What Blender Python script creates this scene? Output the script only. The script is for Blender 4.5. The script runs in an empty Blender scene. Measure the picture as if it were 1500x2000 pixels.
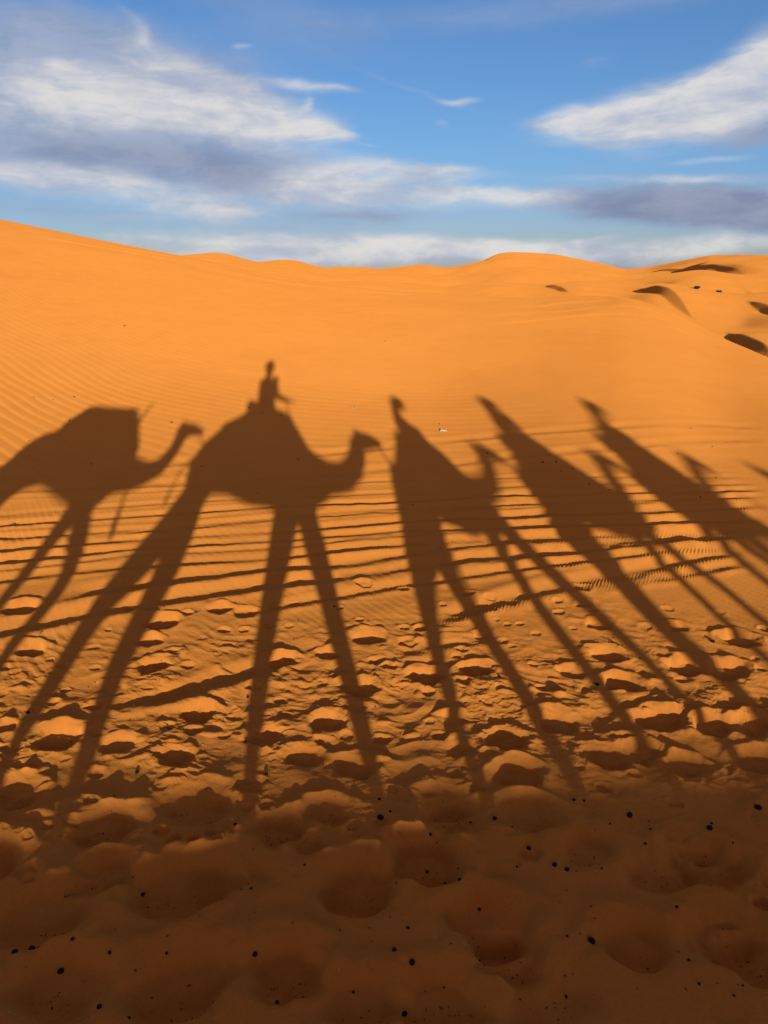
import bpy, bmesh, math, random
import numpy as np
from mathutils import Vector, Matrix
random.seed(7)
scene = bpy.context.scene
C = scene.collection
R = math.radians

# ------------------------------------------------------------------ camera
ZC = 2.7                                   # lens height above the sand, held by the rider on the second camel
PITCH = R(17.44)
cam_d = bpy.data.cameras.new('camera')
cam_d.sensor_fit = 'VERTICAL'; cam_d.sensor_height = 36.0; cam_d.sensor_width = 27.0
cam_d.lens = 26.64
cam_d.clip_start = 0.05; cam_d.clip_end = 20000
cam = bpy.data.objects.new('camera', cam_d); C.objects.link(cam)
cam.location = (0, 0, ZC); cam.rotation_euler = (math.pi/2 - PITCH, 0, 0)
scene.camera = cam

# ------------------------------------------------------------------ sun, exposure
ANTI = Vector((-0.14032, 0.98187, -0.12755)).normalized()     # the way the sunlight travels
E_B = np.array([ANTI.x, ANTI.y]); TAN_S = -ANTI.z/np.linalg.norm(E_B); E_B = E_B/np.linalg.norm(E_B)
E_A = np.array([E_B[1], -E_B[0]])
sun_d = bpy.data.lights.new('sun', 'SUN'); sun_d.energy = 5.0; sun_d.angle = R(0.5)
sun_d.color = (1.0, 0.93, 0.82)
sun = bpy.data.objects.new('sun', sun_d); C.objects.link(sun)
sun.rotation_euler = ANTI.to_track_quat('-Z', 'Y').to_euler()
sun.location = (3, -30, 20)
EXPO = -0.05
scene.view_settings.view_transform = 'Standard'; scene.view_settings.look = 'None'
scene.view_settings.exposure = EXPO; scene.view_settings.gamma = 1.0
scene.view_settings.use_curve_mapping = False

# ------------------------------------------------------------------ sky and clouds
world = bpy.data.worlds.new('World'); scene.world = world; world.use_nodes = True
nt = world.node_tree; N = nt.nodes; Lk = nt.links; N.clear()
def node(t, **kw):
    n = N.new(t)
    for k, v in kw.items(): setattr(n, k, v)
    return n
def setin(n, i, v):
    if hasattr(v, 'is_output') or isinstance(v, bpy.types.NodeSocket): Lk.new(v, n.inputs[i])
    else: n.inputs[i].default_value = v
def mth(op, a, b=None, c=None, clamp=False):
    n = node('ShaderNodeMath', operation=op, use_clamp=clamp); setin(n, 0, a)
    if b is not None: setin(n, 1, b)
    if c is not None: setin(n, 2, c)
    return n.outputs[0]
sky = node('ShaderNodeTexSky', sky_type='NISHITA')
sky.sun_disc = False; sky.sun_elevation = math.asin(-ANTI.z); sky.sun_rotation = math.atan2(-ANTI.x, -ANTI.y)
sky.altitude = 700; sky.air_density = 1.0; sky.dust_density = 0.4; sky.ozone_density = 2.0
tc = node('ShaderNodeTexCoord'); sep = node('ShaderNodeSeparateXYZ'); Lk.new(tc.outputs['Generated'], sep.inputs[0])
az_s = mth('ARCTAN2', sep.outputs[0], sep.outputs[1]); el_s = mth('ARCSINE', sep.outputs[2])
cmb = node('ShaderNodeCombineXYZ'); Lk.new(az_s, cmb.inputs[0]); Lk.new(el_s, cmb.inputs[1])
def vmath(op, a, b=None, s=None):
    n = node('ShaderNodeVectorMath', operation=op); setin(n, 0, a)
    if b is not None: setin(n, 1, b)
    if s is not None: n.inputs['Scale'].default_value = s
    return n
def fbm(vec, scale, detail=6, rough=0.55, off=(0, 0, 0), stretch=(1, 1, 1), rot=0.0):
    mp = node('ShaderNodeMapping'); Lk.new(vec, mp.inputs[0]); mp.inputs['Location'].default_value = off
    mp.inputs['Scale'].default_value = stretch; mp.inputs['Rotation'].default_value = (0, 0, rot)
    t = node('ShaderNodeTexNoise'); Lk.new(mp.outputs[0], t.inputs['Vector'])
    t.inputs['Scale'].default_value = scale; t.inputs['Detail'].default_value = detail; t.inputs['Roughness'].default_value = rough
    return t
base = cmb.outputs[0]
wn = fbm(base, 5.0, 4, 0.5, (3.1, 1.7, 0), (1, 2.2, 1))
w1 = vmath('SUBTRACT', wn.outputs['Color'], (0.5, 0.5, 0.5)); w2 = vmath('MULTIPLY', w1.outputs[0], (0.13, 0.04, 0))
warped = vmath('ADD', base, w2.outputs[0]).outputs[0]
f_soft = fbm(warped, 7.0, 7, 0.56, (0.3, 0.9, 0), (1, 3.4, 1), R(-8)).outputs['Fac']
f_fine = fbm(warped, 19.0, 7, 0.62, (5.3, 2.9, 0), (1, 4.2, 1), R(-10)).outputs['Fac']
def blobs(lst):
    acc = None
    for (ca, ce, rx, ry, rot, wgt) in lst:
        mp = node('ShaderNodeMapping', vector_type='TEXTURE'); Lk.new(warped, mp.inputs[0])
        mp.inputs['Location'].default_value = (ca, ce, 0); mp.inputs['Rotation'].default_value = (0, 0, rot)
        mp.inputs['Scale'].default_value = (rx, ry, 1)
        ln = vmath('LENGTH', mp.outputs[0]).outputs['Value']
        mr = node('ShaderNodeMapRange', interpolation_type='SMOOTHSTEP'); Lk.new(ln, mr.inputs['Value'])
        for i, v in ((1, 0.0), (2, 1.0), (3, wgt), (4, 0.0)): mr.inputs[i].default_value = v
        acc = mr.outputs[0] if acc is None else mth('ADD', acc, mr.outputs[0])
    return acc
CLOUDS = {'dark': [(0.3663, 0.0727, 0.2432, 0.0351, -0.052, 1.2), (0.4425, 0.0572, 0.1622, 0.0338, -0.07, 1.0), (-0.2714, 0.1244, 0.2432, 0.0473, -0.105, 0.5), (-0.1724, 0.1106, 0.1486, 0.0338, -0.175, 0.5), (-0.4016, 0.1317, 0.1757, 0.0338, 0.0, 0.35), (0.4305, 0.144, 0.1014, 0.0176, 0.105, 0.7), (0.3358, 0.1495, 0.1351, 0.0108, 0.052, 0.4), (0.083, 0.0213, 0.2027, 0.0095, 0.0, 0.5), (0.2993, 0.0088, 0.1757, 0.0081, 0.0, 0.6), (-0.0315, 0.0661, 0.1081, 0.0095, 0.0, 0.5), (-0.1838, 0.0708, 0.0338, 0.0149, 0.0, 0.4)], 'grey': [(-0.3768, 0.1633, 0.4054, 0.1284, -0.07, 1.0), (-0.2247, 0.1286, 0.2703, 0.0709, -0.14, 1.0), (-0.4023, 0.1266, 0.223, 0.0608, 0.0, 0.8), (-0.3166, 0.2257, 0.2838, 0.0608, -0.105, 0.6), (-0.246, 0.2204, 0.223, 0.0608, -0.244, 0.65), (-0.3682, 0.2309, 0.1757, 0.0541, 0.07, 0.5), (-0.1175, 0.1143, 0.1757, 0.0405, -0.175, 0.6), (0.355, 0.0758, 0.2703, 0.0419, -0.07, 1.3), (0.4421, 0.0598, 0.1757, 0.0405, -0.07, 1.2), (0.216, 0.0857, 0.1284, 0.0176, -0.035, 0.8), (0.341, 0.1513, 0.2027, 0.0203, 0.07, 0.6), (0.4297, 0.1499, 0.1216, 0.027, 0.105, 0.8), (-0.1113, 0.2694, 0.223, 0.0608, -0.209, 0.5), (0.202, 0.2797, 0.3784, 0.0304, 0.035, 0.55), (-0.1197, 0.0569, 0.2027, 0.0304, 0.0, 0.6), (0.0957, 0.0213, 0.2703, 0.0243, 0.0, 0.7), (0.3393, 0.0133, 0.2297, 0.0149, 0.0, 0.8), (-0.3778, 0.067, 0.1757, 0.0176, -0.07, 0.45), (-0.1587, 0.0211, 0.2027, 0.0203, 0.0, 0.5), (-0.1868, 0.0708, 0.0743, 0.0203, 0.0, 0.45), (0.2342, 0.1196, 0.0405, 0.0074, 0.07, 0.5), (0.0063, 0.0691, 0.1757, 0.0176, 0.0, 0.5)], 'white': [(-0.121, 0.0231, 0.5135, 0.0338, 0.0, 0.65), (-0.2929, 0.1932, 0.2838, 0.0743, -0.105, 0.35), (-0.1632, 0.1678, 0.2027, 0.0473, -0.244, 0.5), (0.0939, 0.0833, 0.2838, 0.023, 0.0, 0.4), (-0.2265, 0.1813, 0.2568, 0.0446, -0.105, 0.9), (-0.1331, 0.1749, 0.1351, 0.027, -0.209, 0.7), (-0.3659, 0.1664, 0.223, 0.0405, 0.0, 0.45), (-0.0793, 0.1615, 0.0878, 0.0122, -0.244, 0.8), (-0.0368, 0.1548, 0.0473, 0.0061, -0.105, 0.5), (-0.2452, 0.2292, 0.1284, 0.023, -0.279, 0.75), (-0.1895, 0.2157, 0.1014, 0.0176, -0.279, 0.6), (-0.09, 0.2095, 0.1149, 0.0108, -0.14, 0.75), (-0.0362, 0.2025, 0.0541, 0.0054, -0.14, 0.5), (-0.3816, 0.2065, 0.1149, 0.023, 0.105, 0.7), (-0.3466, 0.2178, 0.027, 0.0162, 0.175, 0.6), (-0.3647, 0.1764, 0.2027, 0.0405, 0.0, 0.4), (-0.0062, 0.1038, 0.1757, 0.0419, -0.035, 1.15), (-0.0687, 0.0921, 0.1014, 0.027, -0.07, 0.6), (0.1307, 0.0915, 0.1554, 0.0135, -0.052, 0.8), (0.0682, 0.1148, 0.1014, 0.0135, -0.07, 0.5), (0.289, 0.1774, 0.1757, 0.0405, 0.14, 1.15), (0.374, 0.1855, 0.1622, 0.0568, 0.384, 1.2), (0.4222, 0.2031, 0.1014, 0.0608, 0.524, 1.0), (0.3394, 0.1655, 0.1757, 0.027, 0.07, 0.4), (0.2268, 0.1771, 0.0811, 0.023, 0.07, 0.8), (0.2904, 0.1038, 0.1892, 0.0108, -0.035, 0.5), (0.3951, 0.1011, 0.1486, 0.0095, 0.0, 0.5), (0.382, 0.1214, 0.0878, 0.0074, 0.052, 0.5), (-0.3526, 0.0963, 0.2027, 0.027, -0.07, 0.6), (-0.4053, 0.1032, 0.1622, 0.027, 0.0, 0.45), (-0.2278, 0.0871, 0.223, 0.027, -0.035, 0.5), (-0.2584, 0.0725, 0.2027, 0.0203, 0.0, 0.4), (-0.1749, 0.0652, 0.0811, 0.0203, 0.0, 0.55), (-0.07, 0.0364, 0.1757, 0.023, 0.0, 0.75), (0.2682, 0.0265, 0.2568, 0.0189, -0.035, 1.1), (0.0319, 0.0335, 0.223, 0.023, 0.0, 0.7), (-0.1208, 0.0273, 0.2027, 0.023, 0.0, 0.7), (0.2613, 0.0382, 0.0541, 0.0061, 0.07, 0.8), (0.133, 0.038, 0.0473, 0.0108, -0.07, 0.6), (0.4145, 0.0318, 0.1486, 0.0162, 0.0, 0.8), (0.165, 0.0211, 0.1892, 0.0162, 0.0, 0.6), (-0.2608, 0.0439, 0.1757, 0.0149, 0.0, 0.5), (-0.3341, 0.0625, 0.0878, 0.0068, 0.0, 0.5), (0.0964, 0.1939, 0.0405, 0.0074, 0.105, 0.6), (-0.1702, 0.2473, 0.0203, 0.0054, 0.0, 0.5), (-0.2915, 0.2601, 0.0473, 0.0135, -0.698, 0.4), (-0.2814, 0.2539, 0.027, 0.0068, -0.524, 0.4), (0.2371, 0.2268, 0.0372, 0.0081, 0.07, 0.35), (0.0743, 0.1176, 0.0473, 0.0047, 0.0, 0.5), (0.0421, 0.2055, 0.1284, 0.0061, -0.279, 0.3), (-0.0965, 0.1929, 0.0203, 0.0095, 0.524, 0.45), (-0.0031, 0.1418, 0.027, 0.0041, 0.0, 0.4), (0.076, 0.1722, 0.0149, 0.0081, 0.0, 0.35)]}
def layer(kind, mix, lo, hi):
    d = blobs(CLOUDS[kind])
    f = mth('ADD', mth('MULTIPLY', f_soft, mix[0]), mth('MULTIPLY_ADD', f_fine, mix[1], mix[2]))
    v = mth('MULTIPLY', d, f)
    mr = node('ShaderNodeMapRange', interpolation_type='SMOOTHSTEP'); Lk.new(v, mr.inputs['Value'])
    mr.inputs[1].default_value = lo; mr.inputs[2].default_value = hi; mr.inputs[3].default_value = 0; mr.inputs[4].default_value = 0.92
    return mr.outputs[0]
grey_a = layer('grey', (1.1, 0.5, 0.1), 0.0, 1.15)
dark_a = layer('dark', (1.2, 0.7, 0.0), 0.0, 1.0)
white_a = layer('white', (1.3, 1.4, -0.42), 0.0, 1.35)
k = 1.0/(2**EXPO)
SKY_S = 0.07
hgt = node('ShaderNodeMapRange', interpolation_type='SMOOTHSTEP'); Lk.new(el_s, hgt.inputs['Value']); hgt.inputs[1].default_value = 0.0; hgt.inputs[2].default_value = 0.17
tcol = node('ShaderNodeMixRGB'); Lk.new(hgt.outputs[0], tcol.inputs[0]); tcol.inputs[1].default_value = (1.08, 1.2, 2.1, 1); tcol.inputs[2].default_value = (1.08, 1.45, 2.1, 1)
tint = node('ShaderNodeMixRGB', blend_type='MULTIPLY'); tint.inputs[0].default_value = 1.0
Lk.new(sky.outputs[0], tint.inputs[1]); Lk.new(tcol.outputs[0], tint.inputs[2])
bg = node('ShaderNodeBackground'); Lk.new(tint.outputs[0], bg.inputs[0]); bg.inputs[1].default_value = SKY_S
def emit(col): 
    b = node('ShaderNodeBackground'); b.inputs[0].default_value = (*col, 1); b.inputs[1].default_value = k
    return b
mxs = bg.outputs[0]
shade_n = node('ShaderNodeMapRange', interpolation_type='SMOOTHSTEP'); Lk.new(fbm(warped, 9.0, 8, 0.6, (8.1, 4.4, 0), (1, 2.6, 1), R(-6)).outputs['Fac'], shade_n.inputs['Value'])
shade_n.inputs[1].default_value = 0.34; shade_n.inputs[2].default_value = 0.62
def emit2(c0, c1):
    mx = node('ShaderNodeMixRGB'); Lk.new(shade_n.outputs[0], mx.inputs[0]); mx.inputs[1].default_value = (*c0, 1); mx.inputs[2].default_value = (*c1, 1)
    b = emit(c0); Lk.new(mx.outputs[0], b.inputs[0]); return b
for c0, c1, a in (((0.26, 0.34, 0.51), (0.36, 0.42, 0.58), grey_a), ((0.215, 0.26, 0.395), (0.30, 0.34, 0.46), dark_a), ((0.46, 0.50, 0.61), (0.75, 0.73, 0.71), white_a)):
    m = node('ShaderNodeMixShader'); Lk.new(a, m.inputs[0]); Lk.new(mxs, m.inputs[1]); Lk.new(emit2(c0, c1).outputs[0], m.inputs[2]); mxs = m.outputs[0]
# haze round the low sun behind the camera, added to fill the dune shadows
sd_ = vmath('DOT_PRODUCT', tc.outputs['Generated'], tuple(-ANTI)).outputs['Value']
fill_glow = mth('POWER', mth('MAXIMUM', sd_, 0.0), 26.0)
gb = node('ShaderNodeBackground'); gb.inputs[0].default_value = (1.0, 0.52, 0.40, 1); Lk.new(mth('MULTIPLY', fill_glow, 3.0), gb.inputs[1])
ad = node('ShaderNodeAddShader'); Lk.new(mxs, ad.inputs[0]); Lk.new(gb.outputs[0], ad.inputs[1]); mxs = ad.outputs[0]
# thin cloud added overhead, out of view, to set shadow fill level and tint
fill_veil = mth('MULTIPLY', mth('SMOOTH_MIN', mth('MULTIPLY', mth('SUBTRACT', el_s, 0.40, clamp=True), 4.0, clamp=True), 0.92, 0.1), mth('ADD', 0.35, mth('MULTIPLY', f_soft, 1.1), clamp=True), clamp=True)
m = node('ShaderNodeMixShader'); Lk.new(fill_veil, m.inputs[0]); Lk.new(mxs, m.inputs[1]); Lk.new(emit((0.155, 0.115, 0.142)).outputs[0], m.inputs[2]); mxs = m.outputs[0]
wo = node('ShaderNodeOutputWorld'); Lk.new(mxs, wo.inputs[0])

# ------------------------------------------------------------------ materials
def mat(name, col, rough=0.9, bump=None, var=0.0, scale=6.0, spec=0.2):
    m = bpy.data.materials.new(name); m.use_nodes = True
    t = m.node_tree; b = t.nodes['Principled BSDF']
    b.inputs['Roughness'].default_value = rough; b.inputs['Specular IOR Level'].default_value = spec
    tc = t.nodes.new('ShaderNodeTexCoord')
    nz = t.nodes.new('ShaderNodeTexNoise'); nz.inputs['Scale'].default_value = scale; nz.inputs['Detail'].default_value = 5
    t.links.new(tc.outputs['Object'], nz.inputs['Vector'])
    mx = t.nodes.new('ShaderNodeMixRGB'); t.links.new(nz.outputs['Fac'], mx.inputs[0])
    mx.inputs[1].default_value = (*[c*(1-var) for c in col], 1); mx.inputs[2].default_value = (*[min(1, c*(1+var)) for c in col], 1)
    t.links.new(mx.outputs[0], b.inputs['Base Color'])
    if bump:
        n2 = t.nodes.new('ShaderNodeTexNoise'); n2.inputs['Scale'].default_value = bump[0]; n2.inputs['Detail'].default_value = 4
        t.links.new(tc.outputs['Object'], n2.inputs['Vector'])
        bp = t.nodes.new('ShaderNodeBump'); bp.inputs['Distance'].default_value = bump[1]; bp.inputs['Strength'].default_value = 1.0
        t.links.new(n2.outputs['Fac'], bp.inputs['Height']); t.links.new(bp.outputs[0], b.inputs['Normal'])
    return m
SAND = (0.60, 0.224, 0.0385)
def sand_mat():
    m = bpy.data.materials.new('orange_sand'); m.use_nodes = True
    t = m.node_tree; t.nodes.remove(t.nodes['Principled BSDF'])
    out = t.nodes['Material Output']
    d = t.nodes.new('ShaderNodeBsdfDiffuse'); d.inputs['Roughness'].default_value = 0.9
    t.links.new(d.outputs[0], out.inputs[0])
    tc = t.nodes.new('ShaderNodeTexCoord')
    def nz(scale, detail=5, rough=.55):
        n = t.nodes.new('ShaderNodeTexNoise'); n.inputs['Scale'].default_value = scale; n.inputs['Detail'].default_value = detail; n.inputs['Roughness'].default_value = rough
        t.links.new(tc.outputs['Object'], n.inputs['Vector']); return n.outputs['Fac']
    def mix(f, a, b, blend='MIX'):
        n = t.nodes.new('ShaderNodeMixRGB'); n.blend_type = blend
        for i, v in enumerate((f, a, b)):
            if isinstance(v, bpy.types.NodeSocket): t.links.new(v, n.inputs[i])
            elif isinstance(v, float): n.inputs[i].default_value = v
            else: n.inputs[i].default_value = (*v, 1)
        return n.outputs[0]
    c1 = mix(nz(0.35, 5), tuple(c*f for c, f in zip(SAND, (0.93, .90, .86))), tuple(c*f for c, f in zip(SAND, (1.07, 1.10, 1.14))))
    c2 = mix(nz(2.1, 6), tuple((.93, .91, .88)), (1.06, 1.07, 1.1))
    c3 = mix(1.0, mix(nz(420., 2), (.78, .76, .74), (1.22, 1.24, 1.26)), mix(nz(75., 4, .7), (.88, .87, .86), (1.12, 1.13, 1.14)), 'MULTIPLY')
    c = mix(1.0, mix(1.0, c1, c2, 'MULTIPLY'), c3, 'MULTIPLY')
    t.links.new(c, d.inputs['Color'])
    b1 = t.nodes.new('ShaderNodeBump'); b1.inputs['Distance'].default_value = 0.0012; b1.inputs['Strength'].default_value = 1.0
    t.links.new(nz(150., 3, .6), b1.inputs['Height'])
    b2 = t.nodes.new('ShaderNodeBump'); b2.inputs['Distance'].default_value = 0.0036; b2.inputs['Strength'].default_value = 1.0
    t.links.new(nz(38., 5, .65), b2.inputs['Height']); t.links.new(b1.outputs[0], b2.inputs['Normal'])
    t.links.new(b2.outputs[0], d.inputs['Normal'])
    return m
M_SAND = sand_mat()

# ------------------------------------------------------------------ the lie of the sand
EDGE = np.array([[-0.7894,0.11649,44.0],[-0.6208,0.09145,46.0],[-0.4424,0.05823,46.0],[-0.3368,0.03728,45.0],[-0.2357,0.01964,43.0],[-0.1596,0.00307,41.0],[-0.071,-0.01104,38.0],[0.0,-0.01976,36.0],[0.0972,-0.02712,34.0],[0.1927,-0.02797,32.0],[0.2543,-0.02516,31.0],[0.3144,-0.02651,29.0],[0.3448,-0.03864,28.0],[0.3753,-0.05528,26.5],[0.4054,-0.07105,25.0],[0.4344,-0.08124,23.0],[0.4625,-0.08884,21.0],[0.4965,-0.10449,19.0],[0.5307,-0.12694,17.0],[0.6015,-0.16842,14.0],[0.6992,-0.20922,12.0],[0.9594,-0.24154,10.0]])
FAR = np.array([[-0.81,0.02724],[-0.5919,0.01777],[-0.3954,0.01134],[-0.3105,0.01344],[-0.2629,0.01775],[-0.2295,0.02144],[-0.2172,0.02328],[-0.2031,0.02424],[-0.1897,0.02282],[-0.1745,0.0181],[-0.1572,0.01334],[-0.1402,0.01579],[-0.1212,0.01734],[-0.1086,0.01706],[-0.0928,0.01224],[-0.0706,0.00677],[-0.0386,0.00709],[-0.0244,0.0077],[-0.0064,0.00618],[0.0321,0.00984],[0.0546,0.00892],[0.0771,0.00616],[0.0961,0.00919],[0.1213,0.01583],[0.1399,0.0212],[0.1555,0.02325],[0.1835,0.02225],[0.2113,0.02094],[0.239,0.01667],[0.2695,0.01067],[0.2937,0.00532],[0.317,0.00645],[0.3452,0.01156],[0.3672,0.01602],[0.3878,0.01982],[0.4161,0.01903],[0.4478,0.01821],[0.5473,0.0131],[0.7797,0.02382]])
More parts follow.
